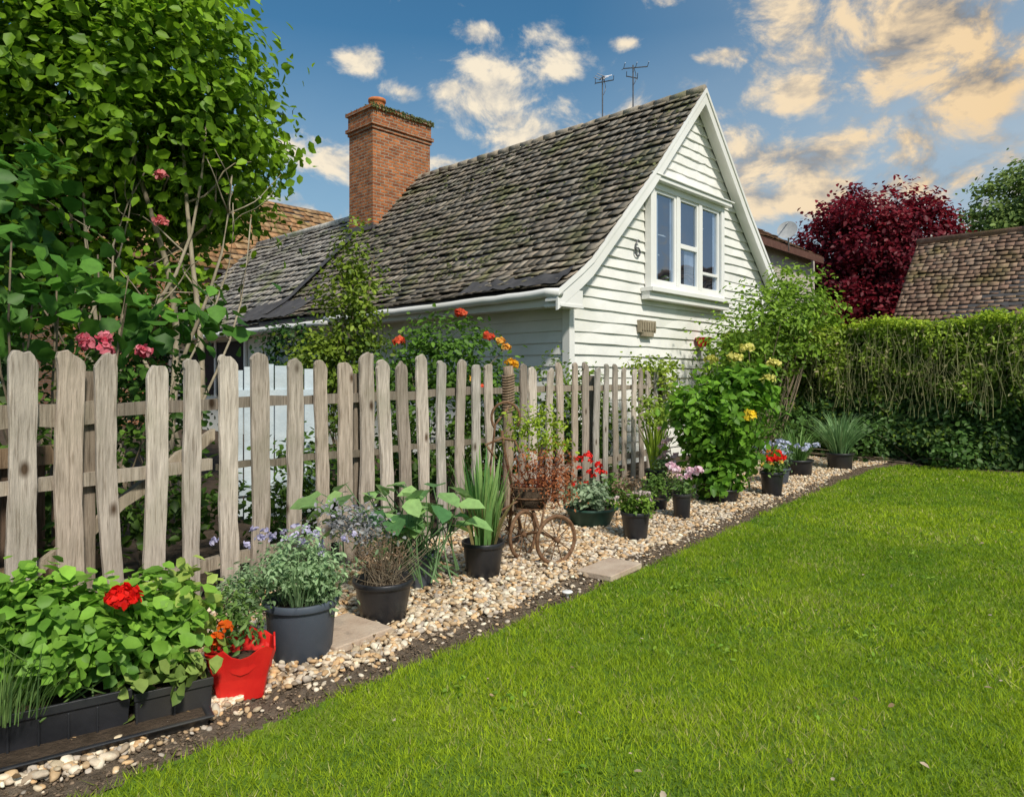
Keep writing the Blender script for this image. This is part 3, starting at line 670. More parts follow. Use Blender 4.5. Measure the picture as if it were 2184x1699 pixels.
m=MB(); m.box((5.3,21.3,0),(14.6,26.7,4.6)); m.add([(14.602,21.3,4.6),(14.602,26.7,4.6),(14.602,24,7.6)],[(0,1,2)]); m.obj('walls',M_brick2,cb)

# ------------------------------------------------------------------ hedge
hd=empty('hedge',(12.8,1,0))
m=MB(); HZ=2.14
m.box((12.42,-9,0),(13.5,7.2,HZ-.08)); m.obj('hedge_core',M_hcore,hd)
n=74000
y=rng.uniform(-7.5,7.2,n)
foc=rng.random(n)<.78; y=np.where(foc,rng.uniform(.3,7.2,n),y)
z=rng.uniform(.02,HZ,n)
bn=vnoise(y*2.6+20,z*2.6+20,_g[0])-.5; bn2=vnoise(y*6.5+20,z*5+20,_g[1])-.5
x=12.27-.34*bn-.2*bn2-.16*rng.random(n)**1.5+.06*rng.normal(size=n)
Nn=np.tile([-1.,-.2,.45],(n,1))+rng.normal(size=(n,3))*.55
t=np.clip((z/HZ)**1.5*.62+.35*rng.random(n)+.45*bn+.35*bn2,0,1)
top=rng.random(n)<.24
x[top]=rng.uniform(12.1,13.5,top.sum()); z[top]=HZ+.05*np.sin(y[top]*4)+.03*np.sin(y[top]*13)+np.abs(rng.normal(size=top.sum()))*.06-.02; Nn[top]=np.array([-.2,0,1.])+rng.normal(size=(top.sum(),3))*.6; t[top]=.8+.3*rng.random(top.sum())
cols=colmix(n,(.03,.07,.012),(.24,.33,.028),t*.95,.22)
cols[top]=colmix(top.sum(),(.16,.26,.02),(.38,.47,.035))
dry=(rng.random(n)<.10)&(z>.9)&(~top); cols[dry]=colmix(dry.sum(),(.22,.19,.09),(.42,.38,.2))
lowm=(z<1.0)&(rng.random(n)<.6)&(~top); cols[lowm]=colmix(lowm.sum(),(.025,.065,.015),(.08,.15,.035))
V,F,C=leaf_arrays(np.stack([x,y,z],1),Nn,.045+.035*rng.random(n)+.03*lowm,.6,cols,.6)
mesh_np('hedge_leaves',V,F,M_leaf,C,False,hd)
m=MB()
for i in range(420):
    yy=rng.uniform(.2,4.6); z0=rng.uniform(.7,1.5); z1=z0+rng.uniform(.2,.8); z1=min(z1,HZ+.12); xx=12.06+.06*rng.normal()
    m.tube([(xx,yy,z0),(xx+.02*rng.normal(),yy+.05*rng.normal(),(z0+z1)/2),(xx+.04*rng.normal(),yy+.08*rng.normal(),z1)],[.004,.0035,.002],4,np.array((.26,.26,.12))*(.5+rng.random()))
m.obj('hedge_twigs',M_leaf,hd)

# ------------------------------------------------------------------ trees
def limb(m,p0,p1,r0,r1,wob=.1,k=8,col=(1,1,1)):
    p0=np.asarray(p0,float);p1=np.asarray(p1,float); u=np.linspace(0,1,k)[:,None]; Ln=np.linalg.norm(p1-p0)
    a=np.clip(rng.normal(size=3),-1.3,1.3)*wob*Ln; b=np.clip(rng.normal(size=3),-1.3,1.3)*wob*Ln*.6
    P=p0+(p1-p0)*u+a*np.sin(u*math.pi)+b*np.sin(u*2*math.pi); m.tube(P,np.linspace(r0,r1,k),8,col); return P
def tree(name,base,trunk_top,r,ells,nl,nc,per,cr,size,cd,cl,shell=.45,aspect=.75,extra=None,zmin=None):
    e=empty(name,tuple(base)); m=MB(); P=limb(m,base,trunk_top,r,r*.55,.04)
    for i in range(nl):
        el_=ells[rng.integers(0,len(ells))]; d=n3(rng.normal(size=3)); d[2]=abs(d[2])*.7; tip=np.array(el_[0])+d*np.array(el_[1])*.7
        s=P[rng.integers(3,len(P))]; Q=limb(m,s,tip,r*.4,r*.06,.08)
        for k in range(3):
            s2=Q[rng.integers(3,6)]; v2=np.clip(rng.normal(size=3),-1,1)*np.array(el_[1])*.22; limb(m,s2,s2+v2,r*.12,r*.03,.1,6)
    if extra: extra(m,e)
    m.obj('trunk',M_bark,e,True)
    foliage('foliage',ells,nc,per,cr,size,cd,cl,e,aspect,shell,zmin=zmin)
    return e
# big left tree
def ex(m,e):
    m2=MB()
    for (bx,by,tx,tz,r_) in ((-3.1,6.5,-3.3,4.2,.04),(-2.9,6.4,-2.75,3.3,.028),(-3.3,6.6,-4.0,4.3,.045),(-3.6,6.5,-4.4,4.0,.04),(-2.8,6.5,-2.6,2.9,.02),(-3.4,6.4,-3.0,3.8,.03),(-3.0,6.3,-3.5,3.4,.022),(-3.9,6.4,-4.1,3.6,.03),(-3.2,6.3,-2.7,3.0,.016),(-3.5,6.2,-3.6,3.2,.018)):
        Q=limb(m2,W(bx,by,0),W(tx,by+.5,tz),r_,r_*.3,.06,10)
        for k in range(3):
            s2=Q[rng.integers(5,9)]; limb(m2,s2,s2+np.array([rng.normal()*.3,rng.normal()*.3,.45]),r_*.3,r_*.1,.1,6)
    m2.obj('stems',M_stem,e,True)
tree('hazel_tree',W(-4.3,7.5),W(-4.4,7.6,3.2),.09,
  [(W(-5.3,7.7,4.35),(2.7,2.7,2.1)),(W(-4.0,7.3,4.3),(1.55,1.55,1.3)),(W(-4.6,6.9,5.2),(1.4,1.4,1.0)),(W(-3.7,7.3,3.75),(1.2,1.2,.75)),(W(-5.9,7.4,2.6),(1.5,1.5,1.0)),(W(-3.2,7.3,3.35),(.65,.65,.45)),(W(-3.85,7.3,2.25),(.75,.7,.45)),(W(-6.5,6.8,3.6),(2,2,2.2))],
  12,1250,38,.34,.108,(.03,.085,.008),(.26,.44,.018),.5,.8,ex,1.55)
# vine with big leaves near fence at left
e=empty('grape_vine',tuple(W(-3.0,4.6)))
foliage('leaves',[(W(-3.0,4.5,1.78),(.6,.6,.30)),(W(-3.8,4.9,2.3),(.8,.9,.8)),(W(-2.4,4.9,1.66),(.4,.4,.18))],80,9,.28,.13,(.02,.075,.015),(.11,.26,.03),e,.95,.3)
stems('canes',W(-3.0,4.7,0),[W(-3.2+.4*rng.normal(),4.6+.3*rng.normal(),1.6+.6*rng.random()) for i in range(14)],.012,(.1,.08,.05),e,M_bark,.3)
# copper beech
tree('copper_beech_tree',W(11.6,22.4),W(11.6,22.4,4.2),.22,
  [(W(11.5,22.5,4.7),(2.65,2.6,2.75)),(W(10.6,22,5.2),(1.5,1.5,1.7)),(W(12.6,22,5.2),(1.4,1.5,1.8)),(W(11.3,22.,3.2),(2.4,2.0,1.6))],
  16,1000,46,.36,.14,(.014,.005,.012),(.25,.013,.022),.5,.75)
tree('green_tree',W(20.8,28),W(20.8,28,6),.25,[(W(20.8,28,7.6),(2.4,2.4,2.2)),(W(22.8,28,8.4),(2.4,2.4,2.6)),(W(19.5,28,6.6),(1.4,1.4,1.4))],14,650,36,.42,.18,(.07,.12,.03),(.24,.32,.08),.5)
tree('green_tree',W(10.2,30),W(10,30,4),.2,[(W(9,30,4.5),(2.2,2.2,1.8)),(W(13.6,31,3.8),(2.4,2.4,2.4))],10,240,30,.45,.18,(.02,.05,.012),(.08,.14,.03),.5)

# distant tree line hiding the horizon
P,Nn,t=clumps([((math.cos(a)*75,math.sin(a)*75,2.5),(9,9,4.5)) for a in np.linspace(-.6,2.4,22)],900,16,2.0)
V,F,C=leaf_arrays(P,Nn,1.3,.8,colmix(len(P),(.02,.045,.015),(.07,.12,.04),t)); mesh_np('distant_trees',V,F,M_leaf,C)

# shrubs behind the fence
def shrub(name,X,Y,ells,nc,per,cr,size,cd,cl,aspect=.7,ns=12,shell=.3,flowers=None,sr=.008):
    e=empty(name,tuple(W(X,Y))); E=[(W(a,b,c),r_) for (a,b,c,r_) in ells]
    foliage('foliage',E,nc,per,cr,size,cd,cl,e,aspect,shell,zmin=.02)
    tips=[np.array(E[i%len(E)][0])+rng.normal(size=3)*np.array(E[i%len(E)][1])*.5 for i in range(ns)]
    stems('stems',W(X,Y,0),tips,sr,(.1,.08,.05),e,M_bark,.08)
    if flowers:
        for (pts,r_,c1,c2,ps) in flowers: bloom('flowers',[W(*p) for p in pts],r_,c1,c2,e,46,ps)
    return e
shrub('climbing_shrub',-2.15,9.3,[(-2.2,9.3,1.6,(.55,.5,1.0)),(-2.1,9.3,2.3,(.38,.38,.8)),(-2.05,9.3,3.0,(.2,.2,.45)),(-2.5,9.2,1.5,(.6,.4,.5))],190,24,.2,.07,(.04,.095,.015),(.28,.37,.035),sr=.012)
shrub('rose_bush',-.8,7.9,[(-.65,7.9,1.5,(.62,.5,.62)),(-1.2,7.9,1.3,(.5,.4,.45)),(-.2,7.9,1.1,(.4,.35,.5))],150,24,.17,.065,(.03,.085,.015),(.14,.27,.03),
  flowers=[([(-.55,7.5,2.0),(-.25,7.45,1.75),(-.3,7.45,1.2),(-1.2,7.5,1.7)],.055,(.65,.05,.02),(.8,.16,.07),.045),([(-.06,7.0,1.62),(-.4,7.45,1.3),(-.12,7.2,1.68)],.045,(.75,.3,.05),(.85,.5,.1),.04)])
shrub('rose_bush',-3.0,5.0,[(-2.7,5.,1.15,(.5,.4,.4)),(-3.1,5.1,1.1,(.5,.4,.5))],60,20,.2,.07,(.03,.07,.012),(.09,.2,.03),
  flowers=[([(-2.42,4.0,1.5),(-2.5,4.1,1.53),(-2.28,3.95,1.47),(-2.32,4.0,1.53),(-2.15,4.1,1.46)],.035,(.6,.05,.1),(.8,.3,.35),.035),([(-2.95,5.9,3.0),(-2.9,5.8,2.6)],.05,(.6,.08,.08),(.8,.3,.3),.04)])
shrub('bay_bush',-4.1,8.2,[(-4.1,8.2,1.3,(.5,.5,.9))],70,26,.2,.07,(.01,.03,.008),(.04,.09,.02))
shrub('laurel_bush',-3.3,11.3,[(-3.55,11.5,1.5,(.5,.5,.7))],60,26,.2,.08,(.01,.04,.01),(.05,.12,.025))
shrub('evening_primrose',.35,9.0,[(.55,8.8,1.1,(.4,.3,.5)),(1.0,9.2,1.0,(.4,.3,.5))],70,20,.16,.06,(.04,.10,.015),(.2,.3,.03),flowers=[([(-.02,7.55,1.48),(.02,7.5,1.45)],.05,(.85,.35,.02),(.9,.6,.05),.04)])
shrub('privet_bush',2.1,9.95,[(1.95,9.9,1.45,(.5,.35,.22)),(2.1,9.9,1.0,(.5,.3,.5))],60,22,.16,.065,(.07,.14,.015),(.34,.42,.04))
shrub('elder_bush',4.2,11.6,[(4.3,11.6,2.1,(1.0,.7,.8)),(4.9,12.0,2.5,(.75,.6,.75)),(3.6,11.6,1.6,(.6,.5,.8)),(5.3,12.3,2.2,(.6,.5,.6))],270,24,.24,.085,(.05,.12,.015),(.28,.42,.04),.6,sr=.014,ns=26)
# low greenery behind the fence
e=empty('garden_shrubbery',tuple(W(-2.4,5.2)))
E=[]
for s in np.arange(-2.8,6.9,.3):
    q=FA+FD*s+FN*(.5+.9*rng.random()); hh=.32+.35*rng.random()
    if s<-.3: hh=.62
    if 0.1<s<1.5: hh*=.7
    if s>1.7: hh*=1.15
    E.append(((q[0],q[1],hh),(.32,.32,hh*1.05)))
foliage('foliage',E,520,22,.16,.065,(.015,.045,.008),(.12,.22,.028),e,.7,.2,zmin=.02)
# timber lean-to boards behind the fence at the left
e=empty('wooden_compost_bin',tuple(W(-2.9,4.9)))
m=MB()
for i in range(9):
    q=FA+FD*(-2.6+i*.24)+FN*.42; m.obox((q[0],q[1],.48),[FD[0]*.1,FD[1]*.1,0],[FN[0]*.012,FN[1]*.012,0],[0,0,.46+.03*rng.normal()],np.array((.20,.14,.10))*(1+.25*rng.normal()))
for z in (.3,.9):
    q=FA+FD*(-1.64)+FN*.38; m.obox((q[0],q[1],z),[FD[0]*1.1,FD[1]*1.1,0],[FN[0]*.015,FN[1]*.015,0],[0,0,.05],(.28,.2,.13))
m.obj('boards',M_wood,e)
# pale plank gate in the garden behind the fence
e=empty('white_garden_gate',tuple(W(-2.2,6.3)))
m=MB(); a0=W(-2.55,6.3);a1=W(-1.85,6.7); d=n3(a1-a0); q=np.array([-d[1],d[0],0]); Lg=np.linalg.norm(a1-a0)
for i in range(6):
    p=a0+d*(i+.5)*Lg/6+np.array([0,0,.72]); m.obox(p,d*(Lg/12-.006),q*.01,[0,0,.68+.02*rng.normal()])
for z in (.3,1.15): m.obox(a0+d*Lg/2-q*.025+np.array([0,0,z]),d*Lg/2,q*.012,[0,0,.05])
m.obj('planks',M_door,e)

# ------------------------------------------------------------------ potted plants along the bed
def trough(X0,Y0,X1,Y1,wd,h,parent,name='trough',taper=.85,mat=M_black):
    a=W(X0,Y0);b=W(X1,Y1);d=n3(b-a);q=np.array([-d[1],d[0],0]);c=(a+b)/2;Ln=np.linalg.norm(b-a)/2
    def ring(sl,sw,z): return [c+d*sl*i+q*sw*j+np.array([0,0,z]) for (i,j) in ((-1,-1),(1,-1),(1,1),(-1,1))]
    rings=[ring(Ln*.97,wd*taper,0),ring(Ln,wd*.97,h*.8),ring(Ln*1.02,wd*1.04,h*.81),ring(Ln*1.02,wd*1.04,h),ring(Ln*.98,wd*.94,h),ring(Ln*.97,wd*.9,h*.8)]
    V=[p for r_ in rings for p in r_]; F=[(3,2,1,0)]
    for i in range(5):
        for j in range(4): F.append((i*4+j,i*4+(j+1)%4,(i+1)*4+(j+1)%4,(i+1)*4+j))
    m=MB(); m.add(V,F)
    nr=int(Ln*2/.09)
    for i in range(nr if h>.1 else 0): 
        p=c+d*(-Ln*.95+2*Ln*.95*i/nr)-q*(wd*.94)+np.array([0,0,h*.4]); m.obox(p,d*.004,q*.006,[0,0,h*.36])
    o=m.obj(name,mat,parent); bv=o.modifiers.new('b','BEVEL'); bv.width=.006; bv.segments=2; bv.limit_method='ANGLE'
    s=MB(); s.add([p+np.array([0,0,.0]) for p in ring(Ln*.97,wd*.93,h*.83)],[(0,1,2,3)]); s.obj('soil',M_soil,parent)
e=empty('geranium_trough',tuple(W(-1.6,2.55)))
trough(-2.0,2.32,-1.46,2.67,.12,.17,e); trough(-1.44,2.66,-1.22,2.81,.11,.15,e,'trough_small'); trough(-2.1,2.16,-1.22,2.77,.17,.045,e,'tray')
foliage('leaves',[(W(-1.62,2.62,.33),(.26,.22,.17)),(W(-1.46,2.80,.34),(.2,.22,.19)),(W(-1.9,2.55,.32),(.2,.2,.2)),(W(-1.75,2.6,.45),(.2,.15,.1))],230,14,.08,.05,(.05,.15,.02),(.26,.46,.055),e,1.0,.3,droop=.2,sv=.5)
foliage('bright_leaves',[(W(-1.36,2.85,.36),(.13,.1,.18))],34,9,.08,.065,(.2,.3,.05),(.42,.52,.12),e,.8,.3,droop=.2)
foliage('trailing_leaves',[(W(-1.38,2.62,.16),(.06,.05,.12)),(W(-1.26,2.68,.2),(.05,.05,.08))],14,8,.05,.055,(.12,.2,.04),(.35,.45,.12),e,.9,.2,droop=1.)
blades('grassy_leaves',W(-1.75,2.4,.16),260,.26,.19,.005,(.08,.15,.05),(.22,.34,.10),e,rb=.16)
stems('stems',W(-1.6,2.6,.12),[W(-1.6+.25*rng.normal(),2.65+.12*rng.normal(),.3+.2*rng.random()) for i in range(16)],.004,(.12,.2,.05),e,None,.1)
stems('flower_stem',W(-1.45,2.58,.15),[W(-1.425,2.57,.50)],.004,(.12,.2,.05),e,None,.01)
bloom('geranium_head',[W(-1.42,2.56,.505)],.060,(.6,.005,.005),(.85,.02,.01),e,170,.028)
bloom('orange_flowers',[W(-1.16,2.84,.30),W(-1.2,2.84,.26),W(-1.22,2.86,.23)],.022,(.8,.1,.01),(.9,.2,.02),e,20,.025)
# red broken pot
RPX,RPY=-1.13,2.93
e=empty('red_square_pot',tuple(W(RPX,RPY)))
c=W(RPX,RPY); m=MB(); a=.35; seg=8
def sq(hw,z,jag=0):
    P=[]
    for k in range(4):
        for i in range(seg):
            t=-1+2*i/seg; x,y=[(t,-1),(1,t),(-t,1),(-1,-t)][k]
            s=1/ (abs(x)**8+abs(y)**8)**(1/8); zz=z+jag*(0.5*math.sin(k*2.2+i*1.1)+.6*rng.random())
            X_=(x*math.cos(a)-y*math.sin(a))*hw*s; Y_=(x*math.sin(a)+y*math.cos(a))*hw*s
            P.append(W(RPX+X_,RPY+Y_,zz))
    return P
rings=[sq(.092,.0),sq(.107,.09),sq(.136,.19,.035)]
inn=[p+(c-p)*np.array([.05,.05,0]) for p in rings[2]]; inn2=[p+(c-p)*np.array([.12,.12,0])-np.array([0,0,.07]) for p in rings[2]]
rings+=[inn,inn2]; V=[p for r_ in rings for p in r_]; F=[tuple(range(32))[::-1]]
for i in range(4):
    for j in range(32): F.append((i*32+j,i*32+(j+1)%32,(i+1)*32+(j+1)%32,(i+1)*32+j))
m.add(V,F); m.obj('pot',M_red,e)
m=MB(); m.lathe(c+[0,0,.13],[(.11,0),(.001,.02)],18); m.obj('soil',M_soil,e,True)
foliage('leaves',[(W(-1.17,2.98,.3),(.1,.1,.12))],34,12,.06,.03,(.06,.14,.03),(.2,.3,.08),e,.5,.1)
# blue grey tub
e=empty('potted_lavender',tuple(W(-.98,3.2)))
pot(e,W(-1.0,3.33),.165,.142,.27,M_slate)
foliage('leaves',[(W(-1.03,3.33,.40),(.22,.18,.16)),(W(-.90,3.3,.36),(.12,.12,.12)),(W(-1.25,3.3,.3),(.12,.12,.14))],150,24,.07,.028,(.10,.18,.07),(.38,.52,.28),e,.5,.2,droop=.4,sv=.5)
blades('fronds',W(-1.0,3.3,.25),150,.26,.24,.006,(.12,.22,.09),(.34,.46,.24),e,rb=.1)
bloom('lavender_flowers',[W(-1.08+.16*rng.normal(),3.42+.1*rng.normal(),.52+.03*rng.normal()) for i in range(26)],.018,(.38,.36,.55),(.66,.62,.8),e,12,.02)
# black pot with dry heather
e=empty('potted_heather',tuple(W(-.70,3.75)))
pot(e,W(-.70,3.82),.155,.12,.22,M_black)
tips=[W(-.70+.13*rng.normal(),3.82+.11*rng.normal(),.30+.16*rng.random()) for i in range(110)]
stems('twigs',W(-.70,3.82,.19),tips,.0022,(.22,.14,.08),e,M_bark,.06)
foliage('dry_leaves',[(W(-.72,3.82,.34),(.17,.15,.13))],40,16,.06,.018,(.12,.07,.04),(.34,.24,.15),e,.5,.1)
foliage('grey_leaves',[(W(-.95,4.0,.50),(.16,.14,.12)),(W(-.78,4.0,.46),(.12,.1,.1))],50,12,.07,.030,(.12,.14,.10),(.44,.42,.50),e,.6,.2)
# broad-leaved plant
e=empty('potted_hosta',tuple(W(-.55,4.3)))
pot(e,W(-.60,4.4),.12,.10,.22,M_slate)
tips=[];PP=[];NN=[];DD=[]
for (cx,cy,n) in ((-.95,4.35,24),(-.50,4.3,40),(-.7,4.2,18)):
    for i in range(n):
        a=rng.random()*6.283; rr=.06+.18*rng.random(); p=W(cx+rr*math.cos(a),cy+rr*math.sin(a),.36+.29*rng.random()); tips.append(p); out=p-W(cx,cy,.3)
        out[2]=0; out=n3(out); DD.append(out*1+np.array([0,0,-.15+.3*rng.random()])); NN.append(out*.35+np.array([0,0,1])+rng.normal(size=3)*.25); PP.append(p)
V,F,C=leaf_arrays(np.array(PP),np.array(NN),.10+.09*rng.random(len(PP)),.95,colmix(len(PP),(.07,.18,.06),(.30,.46,.16)),D=np.array(DD))
mesh_np('leaves',V,F,M_leaf,C,False,e); stems('stalks',W(-.6,4.38,.1),tips,.006,(.14,.24,.1),e,None,.14)
# iris pot
e=empty('potted_iris',tuple(W(-.19,4.5)))
pot(e,W(-.19,4.62),.135,.105,.24,M_black)
blades('leaves',W(-.19,4.62,.18),46,.70,.18,.034,(.07,.18,.05),(.26,.40,.12),e,curve=.25,rb=.08,seg=7)
blades('dry_leaves',W(-.19,4.62,.18),26,.5,.3,.016,(.14,.12,.05),(.3,.24,.1),e,curve=.5,rb=.08)
# tricycle planter
e=empty('rusty_tricycle_planter',tuple(W(.2,5.2))); m=MB()
def wheel(c,nrm,R):
    nrm=n3(nrm); u=n3(np.cross(nrm,[0,0,1])); v=np.cross(nrm,u); c=np.asarray(c)
    m.tube([c+R*(u*math.cos(a)+v*math.sin(a)) for a in np.linspace(0,6.283,33)[:-1]],.013,8,closed=True)
    m.tube([c+R*.93*(u*math.cos(a)+v*math.sin(a)) for a in np.linspace(0,6.283,33)[:-1]],.006,6,closed=True)
    for k in range(10):
        a=k*.6283; m.tube([c,c+R*(u*math.cos(a)+v*math.sin(a))],.004,5)
    m.tube([c-nrm*.03,c+nrm*.03],.018,8)
wheel(W(.31,4.95,.17),W(.55,-.85,.0),.165); wheel(W(.08,5.12,.17),W(.8,-.55,0),.165); wheel(W(-.02,5.45,.14),W(.75,-.6,0),.13)
m.tube([W(.31,4.95,.17),W(.2,5.07,.2),W(.08,5.12,.17)],.010,6); m.tube([W(.2,5.07,.2),W(.12,5.3,.42),W(.0,5.45,.46),W(-.02,5.45,.14)],.013,8)
m.tube([W(.0,5.45,.46),W(-.06,5.47,.75),W(-.08,5.45,.9)],.012,8)
m.tube([W(-.05+.11*math.cos(a),5.45,1.0+.12*math.sin(a)) for a in np.linspace(-.6,3.9,16)],.011,6)
m.tube([W(-.12,5.3,.70),W(-.2,5.35,.8),W(-.08,5.45,.84),W(.02,5.5,.82),W(.06,5.38,.74)],.011,6)
m.tube([W(-.14,5.35,.25),W(-.17,5.36,.6),W(-.13,5.4,.95),W(-.03,5.42,1.08)],.009,6)
m.tube([W(.2,5.07,.2),W(.24,5.15,.38),W(.12,5.2,.44),W(-.15,5.15,.3),W(-.2,5.05,.2)],.009,6)
for z,rr in ((.34,.11),(.42,.14),(.5,.155)): m.tube([W(.14+rr*math.cos(a),5.25+rr*.8*math.sin(a),z) for a in np.linspace(0,6.283,21)[:-1]],.006,6,closed=True)
for a in np.linspace(0,6.283,15)[:-1]: m.tube([W(.14+.10*math.cos(a),5.25+.08*math.sin(a),.33),W(.14+.155*math.cos(a),5.25+.124*math.sin(a),.5)],.004,5)
m.obj('frame_and_wheels',M_rust,e,True)
m=MB(); m.lathe(W(.14,5.25,.34),[(0,0),(.09,0),(.13,.14),(.0,.15)],16); m.obj('planting_basket',M_soil,e,True)
stems('red_twigs',W(.2,5.3,.4),[W(.24+.15*rng.normal(),5.3+.1*rng.normal(),.5+.3*rng.random()) for i in range(80)],.0025,(.2,.05,.03),e,None,.05)
foliage('red_leaves',[(W(.24,5.3,.62),(.28,.18,.24)),(W(.34,5.2,.5),(.16,.12,.14))],80,15,.08,.026,(.16,.05,.02),(.48,.18,.07),e,.6,.2)
foliage('green_leaves',[(W(.15,5.55,.92),(.22,.15,.2)),(W(.32,5.6,.85),(.18,.12,.16))],55,14,.09,.036,(.14,.24,.02),(.42,.52,.05),e,.6,.2)
def potted(name,X,Y,rt,rb,h,mat,parts):
    e=empty(name,tuple(W(X,Y))); pot(e,W(X,Y),rt,rb,h,mat)
    for p in parts: p(e)
    return e
def fol(ells,nc,per,cr,size,cd,cl,asp=.7,sh=.2): return lambda e: foliage('foliage',[(W(a,b,c),r_) for (a,b,c,r_) in ells],nc,per,cr,size,cd,cl,e,asp,sh)
def blo(pts,r_,c1,c2,ps,per=40): return lambda e: bloom('flowers',[W(*p) for p in pts],r_,c1,c2,e,per,ps)
potted('green_bowl_planter',.70,6.25,.23,.16,.17,M_greenp,[fol([(.7,6.25,.28,(.26,.2,.12))],60,16,.08,.045,(.10,.18,.08),(.42,.5,.34)),fol([(.95,6.3,.3,(.14,.12,.14))],30,14,.06,.04,(.05,.12,.02),(.16,.28,.05)),
   blo([(.72+.12*rng.normal(),6.3,.45+.06*rng.normal()) for i in range(9)],.022,(.7,.01,.01),(.9,.06,.04),.022,16),blo([(.62,6.5,.56),(.8,6.5,.5),(.7,6.5,.6)],.04,(.7,.01,.01),(.9,.05,.04),.03,24)])
potted('potted_marigold',1.0,5.7,.115,.09,.23,M_black,[fol([(1.0,5.7,.29,(.15,.14,.08))],38,14,.06,.036,(.06,.14,.02),(.24,.36,.05)),blo([(1.0+.07*rng.normal(),5.68+.05*rng.normal(),.36+.02*rng.normal()) for i in range(12)],.02,(.5,.35,.4),(.75,.65,.6),.02,14),fol([(.96,5.8,.42,(.12,.1,.08))],20,12,.05,.03,(.14,.1,.06),(.36,.26,.18))])
potted('potted_pink_dianthus',1.58,6.55,.085,.072,.24,M_black,[fol([(1.58,6.55,.3,(.12,.1,.1))],28,12,.06,.034,(.05,.12,.03),(.2,.3,.08)),blo([(1.58+.08*rng.normal(),6.5+.06*rng.normal(),.45+.035*rng.normal()) for i in range(12)],.038,(.78,.45,.55),(.92,.75,.82),.032,24)])
potted('potted_pink_dianthus',1.66,7.7,.10,.08,.16,M_black,[fol([(1.66,7.7,.35,(.14,.1,.22))],34,12,.06,.036,(.06,.13,.05),(.22,.32,.12)),blo([(1.68+.06*rng.normal(),7.65+.06*rng.normal(),.55+.10*rng.normal()) for i in range(10)],.032,(.75,.42,.45),(.9,.75,.75),.03,20)])
potted('potted_shrub',1.42,7.0,.13,.11,.12,M_black,[fol([(1.42,7.0,.24,(.2,.15,.1))],34,12,.06,.036,(.04,.1,.02),(.17,.28,.05))])
e=potted('potted_yellow_dahlia',2.22,7.45,.19,.15,.15,M_black,[fol([(2.2,7.5,.55,(.42,.38,.45)),(2.35,7.5,.95,(.48,.4,.4)),(2.45,7.55,1.25,(.42,.36,.28)),(1.95,7.5,.95,(.3,.25,.35)),(2.15,7.4,.3,(.3,.25,.2))],260,16,.13,.085,(.035,.11,.012),(.19,.37,.03),.8,.35),
   blo([(2.4,7.1,.93)],.06,(.8,.55,.02),(.9,.72,.08),.05,60),blo([(2.5,7.5,1.62),(2.12,7.5,1.5),(2.78,7.5,1.46),(2.35,7.4,1.52),(2.65,7.3,1.3)],.075,(.5,.5,.08),(.85,.75,.25),.045,60)])
stems('stems',W(2.22,7.45,.12),[W(2.3+.25*rng.normal(),7.5+.2*rng.normal(),.6+.7*rng.random()) for i in range(22)],.007,(.08,.14,.04),e,None,.06)
potted('potted_lily',1.75,8.6,.12,.1,.2,M_black,[lambda e: blades('leaves',W(1.75,8.6,.15),60,.85,.3,.03,(.08,.17,.02),(.32,.44,.05),e,rb=.06),fol([(1.75,8.6,.9,(.22,.2,.2))],36,12,.09,.055,(.1,.18,.02),(.34,.46,.06))])
potted('potted_red_begonia',2.9,7.85,.125,.1,.27,M_black,[fol([(2.9,7.85,.32,(.15,.14,.07))],30,13,.06,.036,(.04,.1,.02),(.17,.28,.05)),blo([(2.9+.08*rng.normal(),7.82+.06*rng.normal(),.42+.03*rng.normal()) for i in range(13)],.032,(.7,.01,.01),(.9,.05,.03),.03,22),blo([(2.85,7.75,.36),(2.98,7.8,.38),(2.78,7.8,.35)],.025,(.8,.5,.05),(.9,.7,.2),.025,18)])
potted('potted_blue_lobelia',3.3,8.75,.15,.12,.2,M_slate,[fol([(3.3,8.75,.32,(.26,.22,.14))],40,14,.08,.035,(.05,.1,.05),(.2,.3,.14)),blo([(3.3+.18*rng.normal(),8.7+.1*rng.normal(),.46+.05*rng.normal()) for i in range(22)],.038,(.4,.45,.65),(.75,.77,.88),.034,16),blo([(3.1,8.5,.42),(3.2,8.5,.44)],.035,(.8,.15,.03),(.9,.3,.05),.03,16)])
potted('potted_sedge',3.85,9.5,.2,.18,.22,M_black,[lambda e: blades('leaves',W(3.85,9.5,.18),170,.5,.4,.014,(.06,.15,.03),(.2,.32,.09),e,rb=.12)])
potted('potted_sedge',4.73,10.15,.18,.16,.24,M_black,[lambda e: blades('leaves',W(4.73,10.15,.2),300,.66,.6,.016,(.08,.17,.06),(.24,.38,.16),e,rb=.12)])
shrub('tall_perennials',3.1,9.7,[(3.2,9.9,.9,(.4,.35,.75)),(3.6,10.3,.8,(.5,.35,.7)),(2.6,9.3,.7,(.4,.3,.55))],140,16,.18,.06,(.04,.09,.015),(.16,.26,.04),.6)
shrub('ivy_ground_cover',6.2,10.9,[(5.6,11.2,.3,(.8,.3,.35)),(6.6,10.4,.25,(.8,.3,.3)),(4.7,11.6,.4,(.7,.3,.45))],130,16,.16,.07,(.02,.06,.01),(.10,.19,.04),.9)
m=MB(); m.lathe(W(.33,4.2,0),[(0,.035),(.03,.035),(.034,.03),(.012,.02),(.008,-.02)],16); m.obj('solar_path_light',M_trim,None,True)

